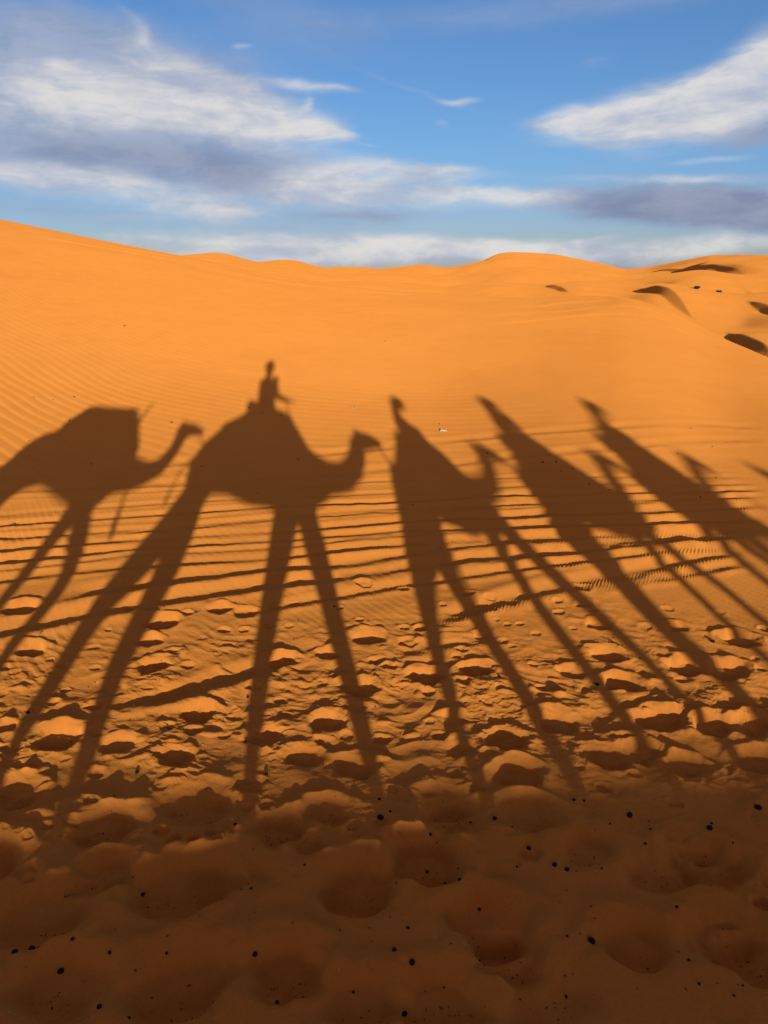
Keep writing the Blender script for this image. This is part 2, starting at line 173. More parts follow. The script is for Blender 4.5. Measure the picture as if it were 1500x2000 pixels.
TRACKS = [[[[-4.516,8.629],[-4.213,8.758],[-3.912,8.916],[-3.589,9.051],[-3.259,9.195],[-2.91,9.31],[-2.553,9.434],[-2.185,9.547],[-1.808,9.666],[-1.421,9.773],[-1.026,9.885],[-0.621,9.981],[-0.21,10.144],[0.213,10.291],[0.647,10.44],[1.084,10.513],[1.518,10.53],[1.949,10.53],[2.377,10.512],[2.807,10.516],[3.239,10.525],[3.692,10.592],[4.145,10.64],[4.627,10.746],[5.036,10.67],[5.416,10.55]],0.012,0.11,0.15],[[[-4.32,8.207],[-4.021,8.308],[-3.704,8.384],[-3.384,8.471],[-3.054,8.549],[-2.721,8.637],[-2.373,8.695],[-2.027,8.78],[-1.675,8.876],[-1.316,8.978],[-0.951,9.087],[-0.576,9.182],[-0.194,9.282],[0.196,9.387],[0.593,9.476],[0.992,9.532],[1.393,9.575],[1.793,9.6],[2.183,9.57],[2.591,9.621],[2.998,9.659],[3.428,9.757],[3.874,9.875],[4.347,10.032],[4.774,10.061],[5.153,9.988]],0.012,0.11,0.3],[[[-4.221,7.994],[-3.921,8.075],[-3.618,8.166],[-3.306,8.25],[-2.983,8.326],[-2.652,8.392],[-2.318,8.467],[-1.975,8.53],[-1.625,8.582],[-1.272,8.641],[-0.913,8.686],[-0.554,8.8],[-0.187,8.9],[0.187,8.943],[0.564,8.969],[0.937,8.943],[1.302,8.883],[1.66,8.809],[2.013,8.74],[2.367,8.698],[2.72,8.662],[3.079,8.65],[3.44,8.646],[3.811,8.667],[4.171,8.658],[4.49,8.569]],0.008,0.05,0.2],[[[-4.014,7.549],[-3.744,7.659],[-3.454,7.747],[-3.163,7.846],[-2.86,7.939],[-2.554,8.041],[-2.232,8.114],[-1.906,8.195],[-1.572,8.265],[-1.23,8.323],[-0.885,8.387],[-0.534,8.438],[-0.179,8.495],[0.18,8.538],[0.542,8.587],[0.905,8.603],[1.264,8.586],[1.614,8.536],[1.962,8.489],[2.312,8.468],[2.657,8.436],[3.008,8.428],[3.362,8.426],[3.719,8.431],[4.071,8.427],[4.409,8.397]],0.008,0.05,0.2],[[[-3.905,7.314],[-3.634,7.403],[-3.352,7.487],[-3.069,7.582],[-2.776,7.67],[-2.473,7.751],[-2.161,7.822],[-1.845,7.902],[-1.525,7.99],[-1.197,8.066],[-0.861,8.13],[-0.52,8.18],[-0.174,8.216],[0.175,8.259],[0.527,8.31],[0.881,8.348],[1.23,8.332],[1.572,8.281],[1.906,8.218],[2.247,8.199],[2.588,8.187],[2.931,8.183],[3.277,8.186],[3.634,8.214],[3.988,8.232],[4.338,8.243]],0.02,0.06,0.5],[[[-3.768,7.019],[-3.497,7.086],[-3.226,7.164],[-2.946,7.236],[-2.664,7.32],[-2.367,7.377],[-2.074,7.464],[-1.776,7.561],[-1.468,7.648],[-1.152,7.725],[-0.833,7.83],[-0.504,7.902],[-0.169,7.98],[0.171,8.045],[0.513,8.074],[0.855,8.07],[1.191,8.034],[1.525,8.005],[1.854,7.964],[2.191,7.968],[2.525,7.96],[2.86,7.959],[3.205,7.983],[3.556,8.014],[3.904,8.036],[4.239,8.03]],0.017,0.06,0.8],[[[-3.722,6.922],[-3.463,7.004],[-3.187,7.064],[-2.91,7.135],[-2.631,7.219],[-2.35,7.313],[-2.053,7.381],[-1.758,7.477],[-1.454,7.563],[-1.141,7.64],[-0.825,7.745],[-0.499,7.816],[-0.168,7.893],[0.169,7.938],[0.507,7.966],[0.845,7.962],[1.177,7.927],[1.504,7.879],[1.832,7.858],[2.161,7.843],[2.49,7.837],[2.828,7.856],[3.163,7.863],[3.509,7.896],[3.853,7.918],[4.185,7.915]],0.008,0.04,0.1],[[[-3.649,6.765],[-3.403,6.864],[-3.139,6.942],[-2.873,7.031],[-2.592,7.092],[-2.303,7.146],[-2.012,7.21],[-1.714,7.263],[-1.41,7.306],[-1.104,7.358],[-0.796,7.443],[-0.483,7.533],[-0.163,7.612],[0.164,7.679],[0.494,7.728],[0.823,7.726],[1.149,7.713],[1.472,7.687],[1.798,7.687],[2.12,7.674],[2.444,7.669],[2.769,7.672],[3.105,7.701],[3.454,7.755],[3.794,7.782],[4.131,7.799]],0.02,0.075,0.6],[[[-3.538,6.525],[-3.299,6.623],[-3.051,6.717],[-2.793,6.806],[-2.532,6.906],[-2.261,6.998],[-1.971,7.041],[-1.679,7.093],[-1.385,7.154],[-1.081,7.186],[-0.778,7.247],[-0.471,7.316],[-0.158,7.374],[0.159,7.439],[0.479,7.469],[0.798,7.467],[1.115,7.453],[1.425,7.408],[1.736,7.39],[2.048,7.379],[2.362,7.375],[2.671,7.361],[2.997,7.393],[3.321,7.416],[3.651,7.447],[3.978,7.47]],0.024,0.075,0.2],[[[-3.464,6.366],[-3.221,6.444],[-2.979,6.534],[-2.734,6.639],[-2.485,6.759],[-2.208,6.809],[-1.929,6.868],[-1.643,6.919],[-1.352,6.96],[-1.058,7.01],[-0.762,7.072],[-0.462,7.162],[-0.156,7.24],[0.157,7.308],[0.472,7.338],[0.786,7.337],[1.098,7.324],[1.407,7.299],[1.714,7.281],[2.023,7.271],[2.327,7.251],[2.638,7.257],[2.954,7.273],[3.282,7.314],[3.6,7.328],[3.914,7.335]],0.008,0.045,0.2],[[[-3.371,6.168],[-3.152,6.279],[-2.914,6.369],[-2.667,6.452],[-2.412,6.529],[-2.148,6.595],[-1.872,6.634],[-1.594,6.682],[-1.311,6.722],[-1.026,6.77],[-0.741,6.853],[-0.45,6.944],[-0.151,7.021],[0.152,7.068],[0.461,7.141],[0.772,7.183],[1.081,7.193],[1.385,7.17],[1.692,7.174],[1.997,7.166],[2.303,7.166],[2.612,7.173],[2.925,7.189],[3.242,7.214],[3.566,7.248],[3.878,7.256]],0.019,0.065,0.8],[[[-2.86,5.904],[-2.64,6.004],[-2.409,6.1],[-2.169,6.191],[-1.926,6.294],[-1.673,6.39],[-1.41,6.474],[-1.14,6.548],[-0.86,6.59],[-0.576,6.622],[-0.29,6.685],[0.0,6.802],[0.299,6.908],[0.604,7.001],[0.912,7.06],[1.219,7.085],[1.521,7.075],[1.824,7.074],[2.123,7.061],[2.43,7.075],[2.734,7.079],[3.05,7.113],[3.371,7.153],[3.691,7.183]],0.03,0.1,0.35],[[[-3.432,5.085],[-3.262,5.193],[-3.083,5.3],[-2.895,5.406],[-2.706,5.527],[-2.505,5.646],[-2.294,5.758],[-2.066,5.847],[-1.835,5.947],[-1.594,6.04],[-1.348,6.144],[-1.093,6.24],[-0.827,6.305],[-0.557,6.379],[-0.282,6.464],[0.0,6.557],[0.289,6.64],[0.582,6.712],[0.88,6.773],[1.176,6.8],[1.468,6.795],[1.766,6.817],[2.073,6.869],[2.386,6.929],[2.699,6.975],[3.019,7.029],[3.338,7.071],[3.656,7.103]],0.034,0.1,0.12],[[[-1.34,5.657],[-1.105,5.755],[-0.864,5.865],[-0.614,5.964],[-0.355,6.054],[-0.09,6.153],[0.182,6.242],[0.461,6.32],[0.745,6.405],[1.032,6.461],[1.32,6.504],[1.613,6.555],[1.912,6.613],[2.211,6.662],[2.516,6.717],[2.828,6.778],[3.141,6.829],[3.461,6.89]],0.018,0.06,0.9],[[[0.206,5.553],[0.463,5.68],[0.727,5.792],[1.004,5.94],[1.289,6.07],[1.576,6.168],[1.867,6.254],[2.167,6.348],[2.476,6.449],[2.802,6.574],[3.133,6.688],[3.466,6.789]],0.028,0.09,0.45],[[[1.631,6.015],[1.922,6.118],[2.217,6.209],[2.507,6.267],[2.813,6.353],[3.136,6.463],[3.454,6.546]],0.018,0.07,0.5],[[[-1.956,4.364],[-1.793,4.482],[-1.607,4.554],[-1.414,4.621],[-1.229,4.743],[-1.03,4.843],[-0.825,4.955],[-0.61,5.056]],0.038,0.09,0.2],[[[-0.188,4.97],[0.038,5.092],[0.273,5.202],[0.514,5.275],[0.756,5.322],[1.007,5.395]],0.015,0.06,0.4],[[[-16.563,27.564],[-15.943,28.278],[-15.268,28.993],[-14.535,29.707],[-13.825,30.599],[-13.08,31.579],[-12.222,32.46],[-10.976,32.381],[-9.662,32.071],[-8.328,31.62],[-6.906,30.631],[-5.633,30.077],[-4.416,29.671],[-3.166,28.721],[-2.016,28.22],[-0.894,27.474],[0.174,26.684],[1.181,25.854],[2.146,25.288],[3.016,24.291],[3.788,23.168],[4.526,22.322],[5.217,21.554],[6.16,21.932],[7.663,23.991]],0.085,1.5,0],[[[-3.759,30.567],[-2.536,30.088],[-1.33,29.262],[-0.183,28.188],[0.898,27.571],[1.93,26.914],[2.875,25.922],[3.68,24.504],[4.5,23.757],[5.254,22.988],[6.323,23.655],[7.692,25.138]],0.075,1.4,0],[[[-0.973,29.976],[0.194,29.789],[1.323,29.057],[2.386,28.184],[3.389,27.375],[4.323,26.534],[5.166,25.568],[6.134,25.459],[7.271,25.991]],0.075,1.4,0],[[[-15.653,32.927],[-14.716,33.583],[-13.72,34.226],[-12.664,34.85],[-11.396,34.977],[-9.991,34.682],[-8.591,34.338],[-7.264,34.237],[-5.965,34.285],[-4.529,33.394],[-3.102,31.947]],0.075,1.4,0]]
PRINTS = [[0.357,3.379,0.206,1.0],[0.789,3.419,0.194,0.9],[0.204,3.082,0.217,1.0],[-0.122,2.92,0.232,1.0],[1.792,4.279,0.206,1.1],[1.341,3.909,0.191,0.9],[1.112,4.278,0.199,0.8],[0.776,3.753,0.194,1.0],[1.67,4.71,0.18,0.9],[1.665,5.086,0.172,0.8],[2.206,4.898,0.185,0.9],[2.455,4.833,0.202,0.9],[0.301,4.822,0.176,1],[0.669,4.903,0.156,0.9],[0.767,4.083,0.176,1],[-0.566,3.303,0.162,0.9],[-1.475,3.321,0.176,1],[-0.306,3.442,0.139,0.9],[-1.039,3.482,0.225,0.9],[-1.679,4.933,0.157,1],[-1.234,4.375,0.162,0.9],[-0.366,4.283,0.16,0.9],[-2.044,4.087,0.198,1],[-2.982,5.691,0.189,1],[2.111,4.209,0.18,1.1],[2.348,4.195,0.196,0.9],[-0.179,4.682,0.179,0.8],[-0.76,5.034,0.152,0.9],[-0.424,5.118,0.123,0.7],[-1.793,5.554,0.185,0.9],[-0.12,5.37,0.169,0.8],[0.342,3.544,0.171,0.6],[1.571,3.954,0.171,0.8],[-1.367,5.789,0.128,0.7],[-2.643,5.099,0.153,0.8],[-1.817,5.28,0.138,0.7],[-0.74,4.116,0.161,0.7],[-0.182,3.827,0.182,0.8],[-0.495,3.924,0.155,0.8],[-1.264,3.909,0.154,0.7],[-2.066,3.579,0.172,1],[1.781,3.809,0.181,0.8],[2.723,5.238,0.176,0.9],[2.222,3.851,0.183,0.8],[2.306,5.439,0.113,0.5],[1.719,5.509,0.131,0.5],[-0.986,2.9,0.256,0.75],[-1.363,3.002,0.175,0.6],[0.486,2.71,0.22,0.8],[0.53,2.551,0.188,0.7],[-0.854,2.394,0.253,0.8],[-0.408,2.458,0.204,0.8],[1.105,2.586,0.19,0.7],[1.62,3.051,0.19,0.7],[1.04,3.157,0.182,0.5],[1.573,3.191,0.157,0.5],[-1.565,2.745,0.257,0.6],[-1.322,2.379,0.231,0.6],[1.513,2.627,0.203,0.6],[1.359,3.026,0.201,0.5],[0.227,2.315,0.206,0.6],[1.597,2.518,0.175,0.6],[-0.103,2.306,0.185,0.6],[0.642,2.336,0.228,0.4],[-2.003,3.056,0.228,0.8],[2.216,3.372,0.192,0.8],[2.678,4.023,0.221,0.9],[-2.44,3.801,0.181,0.9],[-0.753,3.019,0.226,0.4]]
def sstep(e0, e1, x):
    t = np.clip((x-e0)/(e1-e0), 0, 1); return t*t*(3-2*t)
_tab = {}
def smooth_interp(x, xp, fp, w=0.012):
    """rounded interpolation: a fine table blurred with a bell of width w"""
    key = (round(float(np.sum(fp)), 6), len(fp), w)
    if key not in _tab:
        g = np.arange(-1.6, 1.6, 0.002); f = np.interp(g, xp, fp); kk = np.arange(-int(4*w/0.002), int(4*w/0.002)+1)*0.002
        wt = np.exp(-0.5*(kk/w)**2); wt /= wt.sum(); n = len(kk)//2
        f = np.convolve(np.pad(f, n, mode='edge'), wt, 'valid'); _tab[key] = (g, f)
    g, f = _tab[key]; return np.interp(x, g, f)
def perlin(x, y, seed=0):
    xi = np.floor(x).astype(np.int64); yi = np.floor(y).astype(np.int64); xf = x-xi; yf = y-yi
    def g(ix, iy):
        h = (ix*374761393 + iy*668265263 + seed*974634653) & 0xffffffff
        h = ((h ^ (h >> 13))*1274126177) & 0xffffffff; h = h ^ (h >> 16)
        a = (h & 0xffff)*(2*math.pi/65536.0); return np.cos(a), np.sin(a)
    u = xf*xf*xf*(xf*(xf*6-15)+10); v = yf*yf*yf*(yf*(yf*6-15)+10)
    def dot(dx, dy):
        cx, cy = g(xi+dx, yi+dy); return cx*(xf-dx)+cy*(yf-dy)
    a = dot(0, 0); b = dot(1, 0); c = dot(0, 1); d = dot(1, 1)
    return 1.5*((a+(b-a)*u)+((c+(d-c)*u)-(a+(b-a)*u))*v)
R0 = 5.5; S0 = 0.085
def ridge_behind(x, y):
    b = x*E_B[0]+y*E_B[1]; a = x*E_A[0]+y*E_A[1]
    z = 0.130*0.6*np.log1p(np.exp(np.clip((-b-2.0)/0.6, -30, 30)))
    rc = -13.5+0.4*np.sin(a*.35+1.0)
    z = z+0.735*np.exp(-((b-rc)/1.9)**2)
    z = np.where(b < rc, z-0.2*np.maximum(rc-b, 0), z)
    return np.maximum(z, -3.0)
# sharp crested small dunes in the hollow beyond: x, y of the middle of the crest, azimuth of the crest, half length, height
SLIPS = [(33.42, 94.25, 0.105, 11, 0.75, 14), (45.5, 142.93, 0.07, 10, 0.5, 12), (80.02, 210.29, 0.035, 30, 0.55, 34), (30.79, 65.08, 0.175, 6, 0.6, 10), (39.99, 80.63, 0.14, 7, 0.5, 11), (61.75, 125.65, 0.105, 14, 0.4, 16), (25.45, 117.27, 0.0, 7, 0.4, 10)]
# two lower dune crests between the near slope and the skyline: distance, its swing, azimuth against crest elevation
MIDS = [(122, 16, 5.0, 6, 13.0, [[-0.7128, 0.0162], [-0.2335, 0.00898], [-0.1475, -0.00667], [-0.071, -0.01042], [-0.0194, -0.00674], [0.0323, -0.01106], [0.0776, -0.01536], [0.1349, -0.0079], [0.1918, -0.01269], [0.2409, -0.00955], [0.2897, -0.01655], [0.3361, -0.01045], [0.3879, -0.01772], [0.4267, -0.02196], [0.4734, -0.01703], [0.7521, -0.00222]]), (188, 12, 4.0, 6, 11.0, [[-0.7118, 0.0208], [-0.233, 0.01492], [-0.1342, 0.00915], [-0.0708, -0.0018], [-0.0129, 0.00127], [0.0451, -0.00119], [0.0901, -0.00303], [0.1343, 0.00551], [0.1718, 0.0091], [0.2154, 0.00484], [0.2584, -0.00056], [0.3037, -0.00702], [0.3464, 0.00061], [0.3797, 0.0046], [0.4185, 3e-05], [0.4612, -0.00327], [0.7502, 0.00676]])]
def far_z(r, az, x, y):
    el = smooth_interp(az, FAR[:, 0], FAR[:, 1], 0.005)
    R2 = 275+35*np.sin(3.1*az+1.0)+18*np.sin(9*az+.5)
    p = sstep(0, 1, np.clip((r-(R2-185))/185.0, 0, 1))
    top = ZC+R2*np.tan(el)
    base = -3.2
    z = np.where(r < R2, base+(top-base)*p, base+(top-base)*np.exp(-((r-R2)/70.0)**2))
    # rolling dunes with a steep left side
    q = (x*0.96+y*0.28)/46.0+0.7*perlin(x/70., y/70., 5)+0.15*perlin(x/22., y/22., 6)
    fr = q-np.floor(q); saw = np.where(fr < 0.25, fr/0.25, (1-fr)/0.75); saw = saw*saw*(3-2*saw)
    amp = (3.0+2.4*perlin(x/110., y/110., 9))*sstep(45, 95, r)*np.clip(1.3-p, 0.12, 1)*np.where(r > R2, 0.3, 1)
    z = z+amp*(saw-0.5)+1.0*perlin(x/29., y/33., 12)*sstep(50, 110, r)*np.clip(1.25-p, 0.1, 1)
    z = z+0.34*perlin(x/13., y/17., 14)*sstep(50, 90, r)*np.clip(1.1-p, 0.1, 1)
    for (R1, a1, f1, a2, f2, pts) in MIDS:
        P_ = np.array(pts); Rm = R1+a1*np.sin(f1*az+1)+a2*np.sin(f2*az+.4)
        zc_ = ZC+Rm*np.tan(smooth_interp(az, P_[:, 0], P_[:, 1], 0.008))+0.25*perlin(x/9., y/11., 81)
        q = r-Rm; zr = zc_-np.where(q < 0, 1.5*(q/27.)**2*(1+0.25*perlin(x/16., y/16., 82)), 1.7*(q/11.)**2)
        h_ = np.clip(0.5+0.5*(zr-z)/0.5, 0, 1); z = z+(zr-z)*h_+0.5*h_*(1-h_)*0.5
    for (cx, cy, caz, Lh, h, W) in SLIPS:
        dx = x-cx; dy = y-cy; s = dx*math.sin(caz)+dy*math.cos(caz); t = -dx*math.cos(caz)+dy*math.sin(caz)
        t = t+0.06*Lh*np.cos(s/Lh*1.3)
        hh = h*np.exp(-(s/Lh)**4)
        z = z+np.where(t < 0, hh*np.exp(-(t/W)**2), np.maximum(0, hh-t*0.64))
    return z
def macro(x, y):
    r = np.hypot(x, y)+1e-6; az = np.arctan2(x, y)
    rc = smooth_interp(az, EDGE[:, 0], EDGE[:, 2], 0.035); el = smooth_interp(az, EDGE[:, 0], EDGE[:, 1])
    rw = sstep(R(14.5), R(19), az); el = el*(1-rw)+rw*smooth_interp(az, EDGE[:, 0], EDGE[:, 1], 0.03)
    zc = ZC+rc*np.tan(el); sl = np.tan(el)
    t = np.clip((r-R0)/(rc-R0), 0, 1); L = rc-R0
    z = (t**3-2*t*t+t)*L*(S0+0.03*sstep(R(3), R(14), az)*sstep(R(30), R(20), az))+(-2*t**3+3*t*t)*zc+(t**3-t*t)*L*sl
    z = np.where(r < R0, np.where(r > R0-2, S0*(r-R0+2)**2/4-S0, -S0), z)
    q = np.maximum(r-rc, 0); z = z+sl*q-0.02*q*q
    w = 1-sstep(R(50), R(85), np.abs(az))
    z = np.where(r > rc, np.maximum(z, -40), z)
    zn = z*w+(1-w)*(-S0)
    b = x*E_B[0]+y*E_B[1]
    zn = zn+ridge_behind(x, y)*sstep(1.0, -0.6, b)
    f = far_z(r, az, x, y)
    f = np.where(np.abs(az) > R(75), -3.0+0*f, f)
    beyond = (r > rc) & (np.abs(az) < R(85))
    h = np.clip(0.5+0.5*(zn-f)/0.8, 0, 1); sm = f+(zn-f)*h+0.8*h*(1-h)
    zz = np.where(beyond, np.where(r < rc+4, np.maximum(sm*sstep(rc, rc+4, r)+zn*(1-sstep(rc, rc+4, r)), zn), sm), zn)
    return np.where(r > 45, np.where(np.abs(az) > R(85), np.where(b < -20, zn*np.exp(-((r-45)/60.)**2)-3*(1-np.exp(-((r-45)/60.)**2)), zz), zz), zz)
def track_profile(x, y):
    z = np.zeros_like(x)
    for (pl, D, wd, cl) in TRACKS:
        P = np.array(pl); y0, y1 = P[:, 1].min()-1, P[:, 1].max()+1
        lo = max(0, 0)
        i0 = np.searchsorted(x[0] if False else [0], 0)
        m = (y > y0) & (y < y1) & (x > P[0, 0]-1) & (x < P[-1, 0]+1)
        if not m.any(): continue
        xs = x[m]; ys = y[m]
        f = np.interp(xs, P[:, 0], P[:, 1]); sl = np.interp(xs, (P[1:, 0]+P[:-1, 0])/2, np.diff(P[:, 1])/np.diff(P[:, 0]))
        t = (ys-f)/np.sqrt(1+sl*sl)
        sm_ = 0.0 if wd > .3 else 1.0
        t = t+sm_*(0.010*perlin(xs/.9, ys*0+len(pl)*3.1+D*100, 3)+0.005*perlin(xs/.11, ys/.11, 4))
        s = xs*np.sqrt(1+sl*sl)
        mod = 0.9+0.45*perlin(xs/1.1, ys*0+D*777, 21)
        fade = sstep(P[0, 0], P[0, 0]+0.6, xs) if P[0, 0] > -3.2 else 1.0
        fade = fade*(sstep(P[-1, 0], P[-1, 0]-0.4, xs))
        g = -np.exp(-(t/wd)**2)+0.75*np.exp(-((t+1.75*wd)/(.8*wd))**2)*(0.85+sm_*0.6*perlin(xs/.16, ys/.16, 22))+0.45*np.exp(-((t-1.75*wd)/(.8*wd))**2)
        if not sm_: g = -(t/wd)*np.exp(-(t/wd)**2)
        c = np.cos(2*math.pi*(s+0.5*np.abs(t)+.02*perlin(xs/.2, ys/.2, 23))/0.036)
        g = g+cl*0.22*c*np.exp(-((t+.9*wd)/(0.9*wd))**2)*np.clip(.8+.9*perlin(xs/.5, ys/.5, 24), 0, 1.3)
        z[m] += (0.80 if wd < .3 else 1.0)*D*mod*fade*g
    return z
def micro(x, y, r, az):
    z = np.zeros_like(x)
    # wind ripples on the dune face
    n1 = perlin(x/3.0, y/4.0, 31); n2 = perlin(x/1.1, y/1.7, 32)
    f = np.where(x < -5, x*0.95, np.where(x < -1, -4.75+(x+5)*0.95-(x+5)**2*0.095, -2.47+(x+1)*0.19))
    ph = 2*math.pi*(y+f+0.22*n1+0.07*n2)/0.27
    w = sstep(8.2, 10.5, r)*np.clip(1.0-0.5*sstep(-2.0, 5.5, x-0.12*(y-10))-0.45*sstep(18, 30, r)+0.55*n2, 0.05, 1.2)
    w = w*np.clip(0.8+0.6*sstep(-1, -8, x), 0, 1.4)*(1-0.75*sstep(0.0, 4.0, x)*sstep(9, 11, r))
    z += 0.0021*w*(np.sin(ph)+0.3*np.sin(2*ph+.6))
    # finer ripples on the flat between the wheel tracks
    ph2 = 2*math.pi*(y*0.62+x*0.75+0.13*n2+0.25*n1)/0.072
    w2 = sstep(4.6, 5.6, r)*sstep(10.5, 8.0, r)*np.clip(0.75+0.9*n2, 0.1, 1.3)
    z += 0.0008*w2*(np.sin(ph2)+.3*np.sin(2*ph2))
    ph3 = 2*math.pi*(y+0.35*x+0.1*n2+0.12*perlin(x/.4, y/.4, 35))/0.115
    w3 = sstep(4.0, 4.8, r)*sstep(6.4, 5.4, r)*np.clip(0.4+1.2*perlin(x/1.5+3, y/1.1, 36), 0, 1)
    z += 0.0036*w3*np.maximum(np.sin(ph3), -.5)
    # churned sand where the animals walk
    near = (sstep(6.5, 4.6, r+0.25*n1+np.where(x > 1, -0.12*(x-1), 0)))
    z += near*(0.016*perlin(x/.55, y/.40, 41)+0.011*perlin(x/.21, y/.15, 42))*(0.6+0.4*sstep(2.6, 3.6, r))
    t3 = 1-np.abs(perlin(x/.24, y/.17, 43)); z += near*0.020*(t3-.7)*np.clip(.5+1.3*perlin(x/.8, y/.7, 45), 0, 1)*sstep(2.7, 3.5, r)
    cl = np.clip(perlin(x/.45, y/.4, 46)*2.0-.1, 0, 1)*(.55+.45*sstep(3.0, 3.6, r))
    z += near*cl*(0.007*perlin(x/.07, y/.05, 47)+0.004*np.abs(perlin(x/.035, y/.03, 48)))
    z += 0.0015*near*perlin(x/.05, y/.05, 49)
    rg = 1-np.abs(perlin(x/.11+.3*n2, y/.06+.2*n1, 71)); rg2 = 1-np.abs(perlin(x/.055, y/.035, 72))
    mk = np.clip(.35+1.5*perlin(x/.5, y/.35, 73), 0, 1)*(.4+.6*sstep(2.9, 3.6, r))
    z += near*mk*(0.0065*(rg**3)+0.0032*(rg2**3))
    lm = np.clip(perlin(x/.16, y/.12, 74)-.38, 0, 1)*sstep(3.0, 3.7, r); z += near*0.05*lm*np.clip(.6+perlin(x/.7, y/.6, 75), 0, 1)
    # gentle unevenness everywhere
    z += 0.012*perlin(x/1.9, y/1.9, 51)*sstep(5, 8, r)*sstep(40, 12, r)+0.05*perlin(x/7., y/7., 52)*sstep(14, 24, r)
    z += 0.004*perlin(x/.6, y/.5, 53)*sstep(14, 9, r)
    # small clods and old marks on the dune face
    pk = perlin(x/.33, y/.5, 55); z += 0.006*np.maximum(0, pk-.52)*sstep(9, 11, r)*np.clip(1.2*perlin(x/4., y/5., 56)+.2, 0, 1)*2.5
    return z
def print_shape(dx, dy, rad, dep, rot, seed):
    c, s = math.cos(rot), math.sin(rot); u = (dx*c+dy*s)/(rad*1.12); v = (-dx*s+dy*c)/(rad*0.92)
    wob = 0.2*perlin(dx/(rad*.8)+seed*7.1, dy/(rad*.8), 61)+.022*perlin(dx/.035+seed*3.3, dy/.035, 62)
    q = np.sqrt(u*u+v*v)+wob
    bowl = -dep*(1-sstep(0.5, 1.0, q))*(1+0.25*np.exp(-((v+.3)/.3)**2))
    rim = dep*0.30*np.exp(-((q-1.20)/0.20)**2)*np.clip(.85+.7*perlin(dx/.10+seed*5.7, dy/.08, 63), 0, 1.8)*(0.65+0.5*np.clip(dy/rad, -1, 1))*(1+.5*wob*3)
    toe = 0.10*dep*np.exp(-(u/.13)**2)*(1-sstep(.3, .8, q))
    return bowl+rim+toe
prints = [tuple(p) for p in PRINTS]
rp = random.Random(11)
for i in range(400):
    if len(prints) > 150: break
    r_ = 2.0+4.4*rp.random()**0.8; a_ = R(rp.uniform(-50, 50)); x_, y_ = r_*math.sin(a_), r_*math.cos(a_)
    if all((x_-p[0])**2+(y_-p[1])**2 > (0.19 if r_ > 3.2 else .32)**2 for p in prints):
        prints.append((x_, y_, rp.uniform(.05, .135), rp.uniform(.2, .8)*(0.75 if r_ < 3.3 else 1)))

#<TERRAIN
for i in range(900):
    if len(prints) > 330: break
    r_ = 3.3+2.9*rp.random()**1.1; a_ = R(rp.uniform(-50, 50)); x_, y_ = r_*math.sin(a_), r_*math.cos(a_)
    if all((x_-p[0])**2+(y_-p[1])**2 > (.8*p[2]+.05)**2 for p in prints): prints.append((x_, y_, rp.uniform(.035, .075), rp.uniform(.4, 1.1)))
def grid_axes(near=True):
    fan = np.concatenate([np.arange(-R(60), -R(38), 0.0019), np.arange(-R(38), R(38), 0.0009), np.arange(R(38), R(60), 0.0019)])
    side = np.arange(R(61), R(300)-1e-6, R(1.5))
    return np.concatenate([fan, side])
rows = [0.02, .3, .6, .9, 1.2, 1.35, 1.45]; r_ = 1.5
while r_ < 60:
    rows.append(r_); r_ += min(0.11 if r_ < 44 else 0.3, max(0.0065, 0.55*(r_*r_+7.5)/2046))
rows = np.array(rows+[60.0]); cols = grid_axes()
RR, AA = np.meshgrid(rows, cols, indexing='ij')
XX = RR*np.sin(AA); YY = RR*np.cos(AA); AW = np.arctan2(XX, YY)
ZZ = macro(XX, YY)
nf = int(np.searchsorted(cols, R(60)))
ri = int(np.searchsorted(rows, 46))
sl_ = (slice(0, ri), slice(0, nf))
ZZ[sl_] += micro(XX[sl_], YY[sl_], RR[sl_], AW[sl_])*sstep(R(60), R(54), np.abs(AW[sl_]))
# prints press into the sand
for i, (px, py, rad, dep) in enumerate(prints):
    rr = math.hypot(px, py); aa = math.atan2(px, py); ext = rad*2.0
    i0, i1 = np.searchsorted(rows, [rr-ext, rr+ext]); da = ext/max(rr, .5); j0, j1 = np.searchsorted(cols[:nf], [aa-da, aa+da])
    if i1 <= i0 or j1 <= j0: continue
    s_ = (slice(i0, i1), slice(j0, j1)); rot = rp.uniform(-.5, .5)
    d_ = print_shape(XX[s_]-px, YY[s_]-py, rad*((.76 if py > 3.6 else .95) if i < len(PRINTS) else .8), (0.043 if i < len(PRINTS) else 0.030)*(1+1.1*float(sstep(3.45, 3.0, py)))*dep*min(1.15, rad/.12), rot, i)
    ZZ[s_] += d_
tz = (slice(0, ri), slice(0, nf)); ZZ[tz] += track_profile(XX[tz], YY[tz])
def ground_z(x, y):
    r = math.hypot(x, y); a = math.atan2(x, y)
    if a < cols[0]: a += 2*math.pi
    i = min(len(rows)-2, max(0, int(np.searchsorted(rows, r))-1)); j = min(len(cols)-2, max(0, int(np.searchsorted(cols, a))-1))
    fi = (r-rows[i])/(rows[i+1]-rows[i]); fj = min(1, max(0, (a-cols[j])/(cols[j+1]-cols[j])))
    return float((ZZ[i, j]*(1-fi)+ZZ[i+1, j]*fi)*(1-fj)+(ZZ[i, j+1]*(1-fi)+ZZ[i+1, j+1]*fi)*fj)
